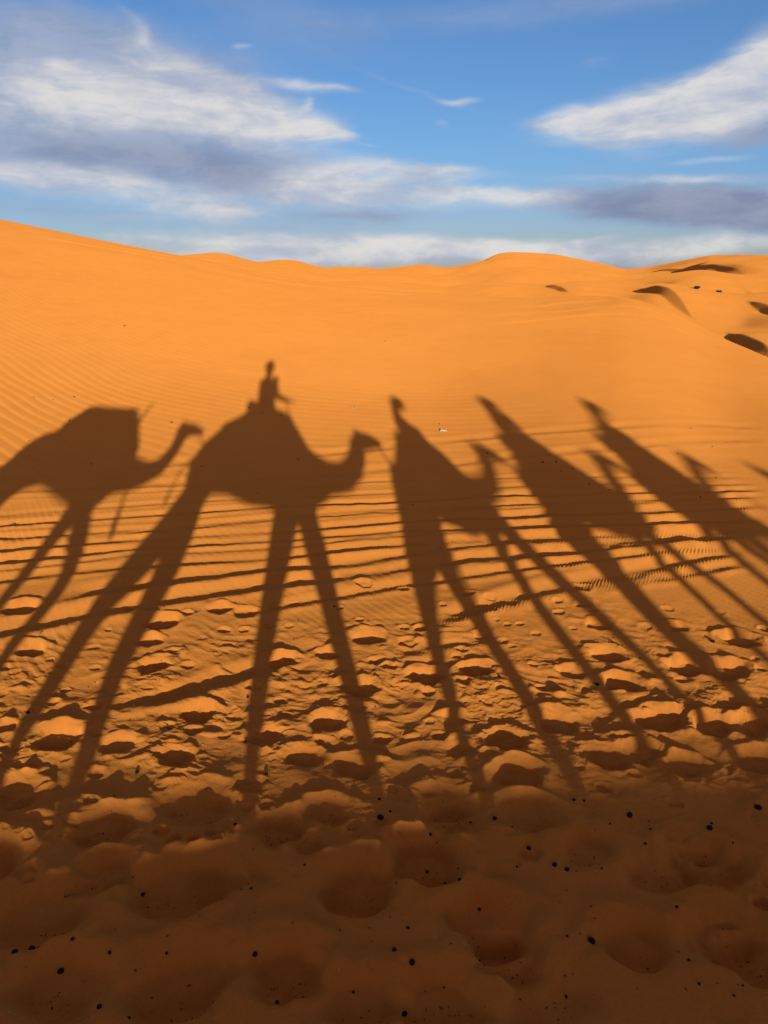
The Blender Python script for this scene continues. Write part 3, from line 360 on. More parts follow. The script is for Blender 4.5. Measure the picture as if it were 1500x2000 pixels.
def grid_mesh(name, X, Y, Z, wrap):
    n, m = X.shape
    co = np.stack([X, Y, Z], -1).reshape(-1, 3).astype(np.float32)
    idx = np.arange(n*m).reshape(n, m)
    if wrap: idx = np.concatenate([idx, idx[:, :1]], 1)
    q = np.stack([idx[:-1, :-1], idx[:-1, 1:], idx[1:, 1:], idx[1:, :-1]], -1).reshape(-1, 4)[:, ::-1]
    me = bpy.data.meshes.new(name); me.vertices.add(len(co)); me.vertices.foreach_set('co', co.ravel())
    me.loops.add(q.size); me.loops.foreach_set('vertex_index', np.ascontiguousarray(q).astype(np.int32).ravel())
    me.polygons.add(len(q)); me.polygons.foreach_set('loop_start', (np.arange(len(q))*4).astype(np.int32))
    me.polygons.foreach_set('loop_total', np.full(len(q), 4, np.int32))
    me.polygons.foreach_set('use_smooth', np.ones(len(q), bool))
    me.update(calc_edges=True); return me
def put(name, me, m, parent=None, loc=None, rot=None):
    o = bpy.data.objects.new(name, me); C.objects.link(o)
    if m is not None and me is not None and len(me.materials) == 0: me.materials.append(m)
    if parent is not None: o.parent = parent
    if loc is not None: o.location = loc
    if rot is not None: o.rotation_euler = rot
    return o
o = put('sand_ground', grid_mesh('sand_ground', XX, YY, ZZ, True), M_SAND)
o['kind'] = 'structure'; o['label'] = 'orange sand slope with wheel tracks and footprints'
# the dunes beyond
fr = [58.0, 59.0, 60.0]
while fr[-1] < 380: fr.append(fr[-1]+0.55+0.0028*(fr[-1]-60))
while fr[-1] < 9000: fr.append(fr[-1]*1.12)
fr = np.array(fr); fc = np.concatenate([np.arange(-R(34), R(34), 0.0011), np.arange(R(34.5), R(326), R(2))])
FR, FA = np.meshgrid(fr, fc, indexing='ij'); FX = FR*np.sin(FA); FY = FR*np.cos(FA)
FZ = macro(FX, FY)-np.where(FR < 60.5, 0.06, 0.0)
o = put('far_dunes', grid_mesh('far_dunes', FX, FY, FZ, True), M_SAND)
o['kind'] = 'structure'; o['label'] = 'rolling orange dunes on the horizon'
del FX, FY, FZ, FR, FA
#TERRAIN>
# ------------------------------------------------------------------ shape helpers
def tube(bm, pts, n=14, flat=(1, 1), up=(0, 0, 1)):
    """closed tube through pts (x, y, z, radius [, radius across])."""
    P = [Vector(p[:3]) for p in pts]; m = len(P); rings = []
    upv = Vector(up)
    T = [(P[min(i+1, m-1)]-P[max(i-1, 0)]).normalized() for i in range(m)]
    def frame(t):
        s = t.cross(upv)
        if s.length < 0.15: s = t.cross(Vector((1, 0, 0)) if abs(t.x) < .9 else Vector((0, 1, 0)))
        s.normalize(); return s, s.cross(t).normalized()
    prof = []
    def rad(p): return (p[3]*flat[0], (p[4] if len(p) > 4 else p[3])*flat[1])
    a, b = rad(pts[0]); e = min(a, b)
    for f in (0.94, 0.7, 0.38): prof.append((P[0]-T[0]*e*f, T[0], a*math.sqrt(1-f*f), b*math.sqrt(1-f*f)))
    for i in range(m): a, b = rad(pts[i]); prof.append((P[i], T[i], a, b))
    a, b = rad(pts[-1]); e = min(a, b)
    for f in (0.38, 0.7, 0.94): prof.append((P[-1]+T[-1]*e*f, T[-1], a*math.sqrt(1-f*f), b*math.sqrt(1-f*f)))
    prev = None
    for c, t, a, b in prof:
        s, u = frame(t)
        if prev is not None and s.dot(prev) < 0: s = -s; u = -u
        prev = s
        rings.append([bm.verts.new(c+s*(b*math.cos(2*math.pi*k_/n))+u*(a*math.sin(2*math.pi*k_/n))) for k_ in range(n)])
    for r0, r1 in zip(rings, rings[1:]):
        for k_ in range(n): bm.faces.new((r0[k_], r0[(k_+1) % n], r1[(k_+1) % n], r1[k_]))
    bm.faces.new(rings[0][::-1]); bm.faces.new(rings[-1])
def loft(bm, secs, n=20, p=2.3):
    """sections (x, top, bottom, half width) along x."""
    rings = []
    for (x, zt, zb, hw) in secs:
        c = (zt+zb)/2; h = (zt-zb)/2; ring = []
        for k_ in range(n):
            a = 2*math.pi*k_/n; ca, sa = math.cos(a), math.sin(a)
            ring.append(bm.verts.new((x, hw*math.copysign(abs(ca)**(2/p), ca), c+h*math.copysign(abs(sa)**(2/p), sa))))
        rings.append(ring)
    for r0, r1 in zip(rings, rings[1:]):
        for k_ in range(n): bm.faces.new((r0[k_], r0[(k_+1) % n], r1[(k_+1) % n], r1[k_]))
    bm.faces.new(rings[0]); bm.faces.new(rings[-1][::-1])
def box(bm, c, s, rot=None):
    M_ = Matrix.Translation(c) @ (rot.to_4x4() if rot else Matrix.Identity(4)) @ Matrix.Diagonal((*s, 1))
    bmesh.ops.create_cube(bm, size=1, matrix=M_)
def ball(bm, c, r, sub=2):
    r = r if hasattr(r, '__len__') else (r, r, r)
    bmesh.ops.create_icosphere(bm, subdivisions=sub, radius=1, matrix=Matrix.Translation(c) @ Matrix.Diagonal((*r, 1)))
def mesh_of(name, bm, smooth=True):
    bmesh.ops.recalc_face_normals(bm, faces=bm.faces)
    me = bpy.data.meshes.new(name); bm.to_mesh(me); bm.free()
    if smooth:
        for p in me.polygons: p.use_smooth = True
    return me
def fuse(name, bm, voxel, it=4):
    """melt overlapping pieces into one continuous skin"""
    me = mesh_of(name+'_raw', bm); ob = bpy.data.objects.new(name+'_raw', me); C.objects.link(ob)
    md = ob.modifiers.new('r', 'REMESH'); md.mode = 'VOXEL'; md.voxel_size = voxel; md.use_smooth_shade = True
    sm = ob.modifiers.new('s', 'SMOOTH'); sm.iterations = it; sm.factor = 0.5
    dg = bpy.context.evaluated_depsgraph_get()
    out = bpy.data.meshes.new_from_object(ob.evaluated_get(dg)); out.name = name
    bpy.data.objects.remove(ob); bpy.data.meshes.remove(me)
    return out
def tag(o, label, cat, group=None, kind=None):
    o['label'] = label; o['category'] = cat
    if group: o['group'] = group
    if kind: o['kind'] = kind
    return o
def thing(name, label, cat, loc, rotz=0, group=None):
    o = bpy.data.objects.new(name, None); C.objects.link(o); o.location = loc; o.rotation_euler = (0, 0, rotz)
    o.empty_display_size = 0.2
    return tag(o, label, cat, group)

# ------------------------------------------------------------------ materials of the caravan
M_FUR = mat('camel_fur', (0.34, 0.22, 0.12), 0.95, (60, 0.01), 0.25, 5)
M_DARK = mat('dark_hoof', (0.05, 0.04, 0.035), 0.6)
M_EYE = mat('dark_eye', (0.01, 0.008, 0.006), 0.1, spec=0.6)
M_BLANKET = mat('woven_blanket', (0.30, 0.07, 0.06), 0.95, (140, 0.004), 0.4, 22)
M_PAD = mat('striped_pad', (0.10, 0.14, 0.22), 0.95, (120, 0.004), 0.4, 18)
M_IRON = mat('saddle_iron', (0.10, 0.09, 0.08), 0.5, None, 0.3, 30, 0.5)
M_ROPE = mat('hemp_rope', (0.38, 0.28, 0.16), 0.95, (300, 0.003), 0.3, 80)
M_SKIN = mat('skin', (0.42, 0.24, 0.16), 0.6, (200, 0.001), 0.06, 12)
M_HAIR = mat('dark_hair', (0.03, 0.02, 0.015), 0.7, (180, 0.004), 0.4, 40)
M_BLUE = mat('blue_cotton', (0.06, 0.12, 0.30), 0.95, (90, 0.004), 0.2, 8)
M_WHITE = mat('white_cotton', (0.70, 0.67, 0.62), 0.95, (90, 0.004), 0.1, 8)
M_GREY = mat('grey_cotton', (0.16, 0.16, 0.17), 0.95, (90, 0.004), 0.2, 8)
M_OLIVE = mat('olive_cotton', (0.13, 0.14, 0.08), 0.95, (90, 0.004), 0.2, 8)
M_PHONE = mat('black_phone', (0.012, 0.012, 0.014), 0.2, spec=0.5)
M_SACK = mat('canvas_sack', (0.32, 0.27, 0.18), 0.95, (70, 0.006), 0.25, 10)

CAMELS = [{"x":-2.213,"y":-0.771,"z":-0.079,"rot":0.1419,"neck":[[0.48,0,1.755,0.267],[0.725,0,1.702,0.168],[0.847,0,1.782,0.13],[0.936,0,1.931,0.117],[0.972,0,2.068,0.109]],"head":[[0.943,0,2.138,0.112],[1.072,0,2.159,0.09],[1.202,0,2.12,0.067],[1.261,0,2.089,0.044]],"legs":[[[0.177,0.17,1.48,0.123],[0.3,0.17,1.294,0.082],[0.365,0.17,1.148,0.071],[0.396,0.17,1.111,0.074],[0.393,0.17,1.042,0.062],[0.353,0.17,0.979,0.059],[0.297,0.17,0.914,0.053],[0.256,0.17,0.864,0.051],[0.224,0.17,0.814,0.045],[-0.07,0.17,0.088,0.055,-0.002]],[[0.108,-0.17,1.462,0.108],[0.098,-0.17,1.417,0.085],[0.054,-0.17,1.333,0.071],[0.032,-0.17,1.224,0.067],[0.004,-0.17,1.146,0.059],[-0.017,-0.17,1.067,0.056],[-0.045,-0.17,0.999,0.053],[-0.311,-0.17,0.092,0.055,0.002]]]},{"x":0.007,"y":-0.403,"z":-0.08,"rot":0.1419,"neck":[[0.396,0,1.643,0.318],[0.642,0,1.617,0.24],[0.807,0,1.584,0.218],[1.018,0,1.672,0.169],[1.126,0,1.783,0.143]],"head":[[1.154,0,1.924,0.166],[1.295,0,1.942,0.146],[1.423,0,1.913,0.094],[1.467,0,1.881,0.057]],"legs":[[[0.132,0.17,1.401,0.149],[0.048,0.17,1.205,0.119],[-0.074,0.17,0.914,0.087],[-0.143,0.17,0.718,0.068],[-0.181,0.17,0.579,0.059],[-0.206,0.17,0.487,0.055],[-0.313,0.17,0.088,0.055,-0.002]],[[0.302,-0.17,1.441,0.138],[0.385,-0.17,1.213,0.107],[0.417,-0.17,1.004,0.09],[0.457,-0.17,0.817,0.076],[0.485,-0.17,0.698,0.068],[0.519,-0.17,0.607,0.065],[0.527,-0.17,0.512,0.062],[0.619,-0.17,0.092,0.055,0.002]],[[-0.964,0.18,1.466,0.26],[-1.176,0.18,1.16,0.148],[-1.313,0.18,1.061,0.125],[-1.484,0.18,1.017,0.12],[-1.507,0.18,0.867,0.093],[-1.556,0.18,0.747,0.081],[-1.629,0.18,0.658,0.074],[-1.638,0.18,0.587,0.068],[-1.85,0.18,0.088,0.055,-0.002]],[[-0.907,-0.18,1.512,0.26],[-0.958,-0.18,1.252,0.152],[-0.968,-0.18,1.164,0.135],[-1.064,-0.18,1.007,0.118],[-1.145,-0.18,0.875,0.103],[-1.18,-0.18,0.799,0.097],[-1.195,-0.18,0.732,0.092],[-1.173,-0.18,0.672,0.089],[-1.163,-0.18,0.618,0.085],[-1.185,-0.18,0.524,0.077],[-1.219,-0.18,0.092,0.055,0.002]]]},{"x":2.107,"y":-1.315,"z":-0.053,"rot":-0.8703,"neck":[[0.548,0,1.685,0.228],[0.842,0,1.694,0.165],[1.218,0,1.857,0.118],[1.447,0,2.008,0.119]],"head":[[1.521,0,2.108,0.11],[1.65,0,2.114,0.102],[1.735,0,2.081,0.067],[1.752,0,2.06,0.046]],"legs":[[[-0.701,-0.17,1.286,0.179],[-0.91,-0.17,1.128,0.117],[-1.026,-0.17,0.99,0.077],[-1.16,-0.17,0.856,0.066],[-1.178,-0.17,0.768,0.058],[-1.24,-0.17,0.691,0.055],[-1.231,-0.17,0.636,0.052],[-1.338,-0.17,0.553,0.045],[-1.407,-0.17,0.064,0.055,-0.026]],[[-1.049,0.17,1.197,0.135],[-1.041,0.17,1.109,0.084],[-1.04,0.17,0.966,0.067],[-0.948,0.17,0.875,0.063],[-0.9,0.17,0.793,0.056],[-0.856,0.17,0.729,0.056],[-0.824,0.17,0.672,0.064],[-0.815,0.17,0.624,0.064],[-0.835,0.17,0.572,0.064],[-0.852,0.17,0.538,0.06],[-0.919,0.17,0.067,0.055,-0.023]],[[0.702,-0.16,1.499,0.086],[0.655,-0.16,1.412,0.067],[0.584,-0.16,1.278,0.057],[0.613,-0.16,1.17,0.058],[0.627,-0.16,1.068,0.063],[0.718,-0.16,0.991,0.06],[0.739,-0.16,0.922,0.06],[0.721,-0.16,0.862,0.06],[0.763,-0.16,0.806,0.054],[0.764,-0.16,0.763,0.048],[0.727,-0.16,0.719,0.042],[0.646,-0.16,0.128,0.055,0.038]],[[0.431,0.16,1.449,0.086],[0.472,0.16,1.373,0.072],[0.621,0.16,1.263,0.071],[0.797,0.16,1.167,0.071],[0.972,0.16,1.085,0.067],[1.007,0.16,1.005,0.051],[1.146,0.16,0.975,0.05],[1.159,0.16,0.906,0.04],[1.148,0.16,0.832,0.037],[1.157,0.16,0.15,0.055,0.06]]]},{"x":3.875,"y":-3.083,"z":0.128,"rot":-0.9925,"neck":[[-0.068,0,1.601,0.211],[0.7,0,1.691,0.144],[0.982,0,1.848,0.099],[1.111,0,1.961,0.091]],"head":[[1.163,0,2.072,0.102],[1.343,0,2.084,0.095],[1.405,0,2.035,0.062],[1.425,0,2.011,0.043]],"legs":[[[-0.731,-0.16,1.378,0.155],[-0.722,-0.16,1.329,0.111],[-0.589,-0.16,1.221,0.09],[-0.699,-0.16,1.096,0.08],[-0.688,-0.16,0.996,0.071],[-0.608,-0.16,0.921,0.067],[-0.504,-0.16,0.86,0.063],[-0.375,-0.16,0.811,0.06],[-0.274,-0.16,0.068,0.055,-0.022]],[[-1.693,0.16,1.22,0.128],[-1.519,0.16,1.156,0.088],[-1.476,0.16,1.076,0.079],[-1.519,0.16,0.961,0.07],[-1.479,0.16,0.876,0.066],[-1.383,0.16,0.806,0.062],[-1.313,0.16,0.741,0.059],[-1.18,0.16,0.688,0.056],[-1.083,0.16,-0.025,0.055,-0.115]],[[0.605,-0.15,1.545,0.078],[0.441,-0.15,1.455,0.055],[0.447,-0.15,1.389,0.053],[0.436,-0.15,1.33,0.051],[0.433,-0.15,1.263,0.05],[0.499,-0.15,1.223,0.048],[0.638,-0.15,0.17,0.055,0.08]],[[0.191,0.15,1.481,0.073],[0.196,0.15,1.437,0.056],[0.203,0.15,1.355,0.054],[0.349,0.15,1.32,0.052],[0.45,0.15,1.273,0.05],[0.503,0.15,1.226,0.049],[0.573,0.15,1.202,0.048],[0.71,0.15,0.162,0.055,0.072]]]},{"x":5.353,"y":-5.296,"z":0.435,"rot":-1.0972,"neck":[[0.06,0,1.6,0.194],[0.807,0,1.655,0.153],[1.32,0,1.846,0.093],[1.543,0,1.942,0.084]],"head":[[1.525,0,2.076,0.082],[1.688,0,2.051,0.087],[1.796,0,2.0,0.061],[1.803,0,1.969,0.042]],"legs":[[[-0.509,-0.15,1.415,0.089],[-0.515,-0.15,1.369,0.061],[-0.608,-0.15,1.283,0.059],[-0.708,-0.15,1.189,0.056],[-0.73,-0.15,1.132,0.055],[-0.723,-0.15,1.104,0.053],[-0.865,-0.15,-0.01,0.055,-0.1]],[[-1.007,0.15,1.325,0.073],[-1.003,0.15,1.288,0.056],[-0.928,0.15,1.25,0.054],[-0.923,0.15,1.202,0.053],[-0.818,0.15,1.172,0.052],[-0.665,0.15,0.002,0.055,-0.088]]]}]
TORSO = [
 [(-1.0, 1.95, 1.6, .08), (-.95, 2.06, 1.55, .18), (-.85, 2.14, 1.55, .26), (-.63, 2.19, 1.62, .3), (-.45, 2.2, 1.66, .32), (-.2, 2.2, 1.57, .33), (0, 2.18, 1.50, .33), (.2, 2.08, 1.50, .3), (.4, 1.93, 1.56, .24), (.6, 1.80, 1.58, .17), (.7, 1.78, 1.62, .1)],
 [(-1.06, 1.76, 1.6, .07), (-1.02, 1.86, 1.52, .16), (-.92, 1.99, 1.5, .24), (-.75, 2.12, 1.52, .31), (-.55, 2.19, 1.51, .35), (-.3, 2.2, 1.43, .38), (-.05, 2.18, 1.40, .39), (.15, 2.12, 1.38, .37), (.3, 2.03, 1.37, .33), (.42, 1.91, 1.38, .28), (.55, 1.81, 1.42, .2), (.66, 1.76, 1.48, .12)],
 [(-.80, 1.64, 1.50, .06), (-.74, 1.71, 1.42, .14), (-.57, 1.82, 1.38, .19), (-.35, 1.95, 1.38, .22), (-.12, 2.0, 1.36, .24), (.1, 2.0, 1.36, .24), (.3, 1.94, 1.37, .22), (.45, 1.86, 1.38, .19), (.6, 1.80, 1.42, .15), (.7, 1.76, 1.5, .1)],
 [(-1.05, 1.64, 1.5, .08), (-.99, 1.70, 1.42, .20), (-.82, 1.82, 1.40, .26), (-.55, 1.97, 1.40, .26), (-.3, 2.02, 1.40, .25), (-.05, 2.02, 1.41, .25), (.2, 1.95, 1.41, .22), (.4, 1.88, 1.42, .18), (.58, 1.83, 1.46, .13), (.66, 1.78, 1.52, .08)],
 [(-1.0, 1.62, 1.5, .07), (-.93, 1.68, 1.42, .19), (-.75, 1.81, 1.38, .26), (-.5, 1.95, 1.36, .24), (-.25, 2.03, 1.36, .25), (0, 2.0, 1.37, .24), (.15, 1.92, 1.37, .2), (.3, 1.85, 1.4, .16), (.45, 1.80, 1.45, .1)]]
NECK = [
 [(.35, 0, 1.74, .17), (.66, 0, 1.70, .115), (.83, 0, 1.76, .09), (.92, 0, 1.89, .078), (.96, 0, 2.03, .08)],
 [(.42, 0, 1.64, .17), (.66, 0, 1.605, .14), (.85, 0, 1.61, .13), (.99, 0, 1.68, .12), (1.09, 0, 1.79, .105), (1.14, 0, 1.9, .095)],
 [(.5, 0, 1.68, .16), (.82, 0, 1.70, .12), (1.08, 0, 1.78, .09), (1.28, 0, 1.9, .075), (1.42, 0, 2.02, .08)],
 [(.40, 0, 1.68, .15), (.8, 0, 1.74, .105), (1.0, 0, 1.86, .08), (1.12, 0, 1.96, .075), (1.25, 0, 2.04, .08)],
 [(.15, 0, 1.62, .15), (.5, 0, 1.70, .105), (.75, .03, 1.80, .078), (.95, .07, 1.92, .07), (1.1, .11, 2.0, .075)]]
HEAD = [
 [(.95, 0, 2.115, .088), (1.08, 0, 2.12, .08), (1.19, 0, 2.095, .055), (1.235, 0, 2.085, .042)],
 [(1.19, 0, 1.93, .105), (1.30, 0, 1.92, .098), (1.40, 0, 1.905, .07), (1.45, 0, 1.885, .048)],
 [(1.48, 0, 2.08, .09), (1.60, 0, 2.09, .085), (1.72, 0, 2.075, .06), (1.78, 0, 2.065, .043)],
 [(1.30, .02, 2.09, .08), (1.42, .025, 2.10, .08), (1.54, .03, 2.09, .056), (1.60, .03, 2.08, .042)],
 [(1.2, .14, 2.05, .072), (1.3, .15, 2.045, .072), (1.39, .15, 2.01, .05), (1.43, .15, 1.99, .04)]]
def smooth_path(L, it=1):
    L = [list(p) for p in L]
    for _ in range(it):
        L = [L[0]]+[[(a[i]+2*b[i]+c[i])/4 for i in range(4)] for a, b, c in zip(L, L[1:], L[2:])]+[L[-1]]
    return L
def camel(i, label, tail=None, extra_legs=None):
    d = CAMELS[i]
    root = thing('camel', label, 'camel', (d['x'], d['y'], d['z']), d['rot'], 'camels of the caravan')
    bm = bmesh.new()
    sl_ = .92 if i > 1 else 1.0
    loft(bm, [(x, zt, zb, hw*sl_) for x, zt, zb, hw in TORSO[i]]); nk = [(*p[:3], p[3]*sl_) for p in NECK[i]]; hd = HEAD[i]; x0_ = TORSO[i][0][0]; x1_ = TORSO[i][-1][0]
    tube(bm, [(p[0], p[1], p[2], p[3], p[3]*0.8) for p in nk], 16)
    hd2 = [(p[0], p[1], p[2], p[3]*1.0, p[3]*.85) for p in hd]
    tube(bm, hd2, 14)
    h0, h1 = Vector(hd[0][:3]), Vector(hd[-1][:3]); f = (h1-h0).normalized(); upv = Vector((-f.z, 0, f.x))
    r0 = hd[0][3]
    for s in (-1, 1):      # ears, brows
        e = h0+upv*r0*.75+Vector((0, s*r0*.6, 0))
        tube(bm, [(*e, .035), (*(e+Vector((-.015, s*.02, .03))), .028), (*(e+Vector((-.025, s*.03, .05))), .016)], 8)
        b_ = h0+f*.13+upv*r0*.55+Vector((0, s*r0*.55, 0)); ball(bm, b_, .04, 1)
    tube(bm, [(*nk[-1][:3], nk[-1][3]*.9), (*h0, r0*.9)], 12)
    legs = [(L[:-1], L[-1][4]) for L in d['legs']]
    if extra_legs: legs += extra_legs
    for L, gz in legs:
        pl = [tuple(p[:4]) for p in L]
        last = L[-1]
        sp = smooth_path(pl, 2)
        top = sp[0]; sp = [(p[0], p[1], p[2], min(p[3], .15)*(.80 if i == 1 and top[0] < -.5 else 1)) for p in sp]; back_ = len(L) and top[0] < -.2 and L is not None and top[0] < .5*(x0_+x1_)
        hip = ((x0_+.24 if back_ else max(top[0], x1_-.42)), top[1]*.62, (1.66 if back_ else 1.62), .15 if back_ else .12)
        # continue with knee, shank and pastern
        kx = sp[-2]; ft = sp[-1]
        mid = ((kx[0]*.55+ft[0]*.45), ft[1], kx[2]*.5+ft[2]*.5, max(.045, kx[3]*.7))
        tube(bm, [hip]+sp[:-1]+[mid, (ft[0], ft[1], gz+.12, .055), (ft[0]+.02, ft[1], gz+.07, .075)], 12)
        tube(bm, [(ft[0]-.06, ft[1], gz+.035, .045, .075), (ft[0]+.05, ft[1], gz+.035, .045, .085), (ft[0]+.14, ft[1], gz+.03, .035, .07)], 12)
    if tail: tube(bm, tail, 8)
    put('body', fuse('body', bm, 0.022, 5), M_FUR, root)
    for s in (-1, 1):
        b2 = bmesh.new(); c_ = h0+f*.12+upv*r0*.35+Vector((0, s*r0*.84, 0)); ball(b2, c_, .022, 2)
        put('eye', mesh_of('eye', b2), M_EYE, root)
    for L, gz in legs:
        ft = L[-1]
        for s in (-1, 1):
            b2 = bmesh.new(); ball(b2, Vector((ft[0]+.165, ft[1]+s*.035, gz+.028)), (.03, .022, .02), 1)
            put('toenail', mesh_of('toenail', b2), M_DARK, root)
    return root
def in_world(d, p):
    c, s = math.cos(d['rot']), math.sin(d['rot'])
    return Vector((d['x']+p[0]*c-p[1]*s, d['y']+p[0]*s+p[1]*c, d['z']+p[2]))

# ------------------------------------------------------------------ saddles
def saddle(i, label, prof, cant, bar, drop=.55, wide=.36, cw=.2, cr=.075, strap=None):
    """woven blanket over the hump following prof (x, top), rolled pad, iron grab bar.  cant=(x, z) of the rear roll, bar=(x, z) of the grip"""
    d = CAMELS[i]; ox = (prof[0][0]+prof[-1][0])/2; oz = max(p[1] for p in prof)
    root = thing('camel_saddle', label, 'saddle', in_world(d, (ox, 0, oz)), d['rot'], 'saddles on the camels')
    bm = bmesh.new(); m = len(prof)
    loft(bm, [(x-ox, z-oz, min(z-oz-.2, -drop+.05*math.sin(3*q)), wide*(.72+.28*math.sin(math.pi*(q+.4)/(m-.2)))) for q, (x, z) in enumerate(prof)], 24, 2.1)
    put('blanket', fuse('blanket', bm, .02, 3), M_BLANKET, root)
    bm = bmesh.new(); cx, cz = cant[0]-ox, cant[1]-oz-cr
    tube(bm, [(cx-.01, -cw, cz-.08, cr*.8), (cx, -cw*.5, cz-.02, cr), (cx, 0, cz, cr), (cx, cw*.5, cz-.02, cr), (cx-.01, cw, cz-.08, cr*.8)], 12)
    tube(bm, [(cx, 0, cz-.03, cr), ((cx+bar[0]-ox)/2, 0, cz-.14, cr), (bar[0]-ox-.1, 0, cz-.16, cr)], 12)
    put('seat_pad', fuse('seat_pad', bm, .018, 3), M_PAD, root)
    bm = bmesh.new(); bx, bz = bar[0]-ox, bar[1]-oz; zb_ = np.interp(bar[0], [p[0] for p in prof], [p[1] for p in prof])-oz-.04
    for s in (-1, 1): tube(bm, [(bx+.0, s*.07, zb_, .013), (bx, s*.065, bz-.05, .013), (bx-.01, s*.045, bz, .013)], 8)
    tube(bm, [(bx-.01, -.05, bz, .014), (bx-.01, 0, bz+.003, .014), (bx-.01, .05, bz, .014)], 8, up=(1, 0, 0))
    put('grab_bar', mesh_of('grab_bar', bm), M_IRON, root)
    bm = bmesh.new(); T_ = TORSO[i]; gx_ = .5*(T_[0][0]+T_[-1][0])+.15
    zt_ = float(np.interp(gx_, [t[0] for t in T_], [t[1] for t in T_])); zb_ = float(np.interp(gx_, [t[0] for t in T_], [t[2] for t in T_])); hw = float(np.interp(gx_, [t[0] for t in T_], [t[3] for t in T_]))
    pts = [(gx_-ox, (hw+.012)*math.sin(2*math.pi*k_/24), (zt_+zb_)/2-oz+((zt_-zb_)/2+.012)*math.cos(2*math.pi*k_/24), .012) for k_ in range(25)]
    tube(bm, pts, 6, up=(1, 0, 0)); put('girth', mesh_of('girth', bm), M_ROPE, root)
    if strap:
        bm = bmesh.new(); tube(bm, [(p[0]-ox, p[1], p[2]-oz, p[3]) for p in strap], 8); put('hanging_cord', mesh_of('hanging_cord', bm), M_ROPE, root)
    return root

# ------------------------------------------------------------------ people
def hand(bm, wrist, fwd, palm, side, curl=0.6, s=1.0):
    """palm with four unequal bent fingers and a thumb leaving its side"""
    w = Vector(wrist); f = Vector(fwd).normalized(); pn = Vector(palm); pn = (pn-f*pn.dot(f)).normalized(); a = f.cross(pn)*side
    tube(bm, [(*w, .026*s), (*(w+f*.045*s), .018*s, .036*s), (*(w+f*.085*s), .016*s, .038*s)], 10, up=tuple(pn))
    for q, (off, ln) in enumerate(((-.030, .062), (-.010, .074), (.010, .070), (.029, .054))):
        b = w+f*.088*s+a*off*s; p = [b]; ang = 0
        for seg in (.5, .3, .24):
            ang += curl*(.7 if seg == .5 else 1.0); dirv = f*math.cos(ang)+pn*math.sin(ang); p.append(p[-1]+dirv*ln*seg*s)
        tube(bm, [(*p[0], .0095*s), (*p[1], .009*s), (*p[2], .0082*s), (*p[3], .007*s)], 8)
    b = w+f*.03*s-a*.03*s; t1 = b+(f*.6-a*.6+pn*.4).normalized()*.036*s; t2 = t1+(f*.75-a*.1+pn*.6).normalized()*.03*s
    tube(bm, [(*b, .013*s), (*t1, .0115*s), (*t2, .009*s)], 8)
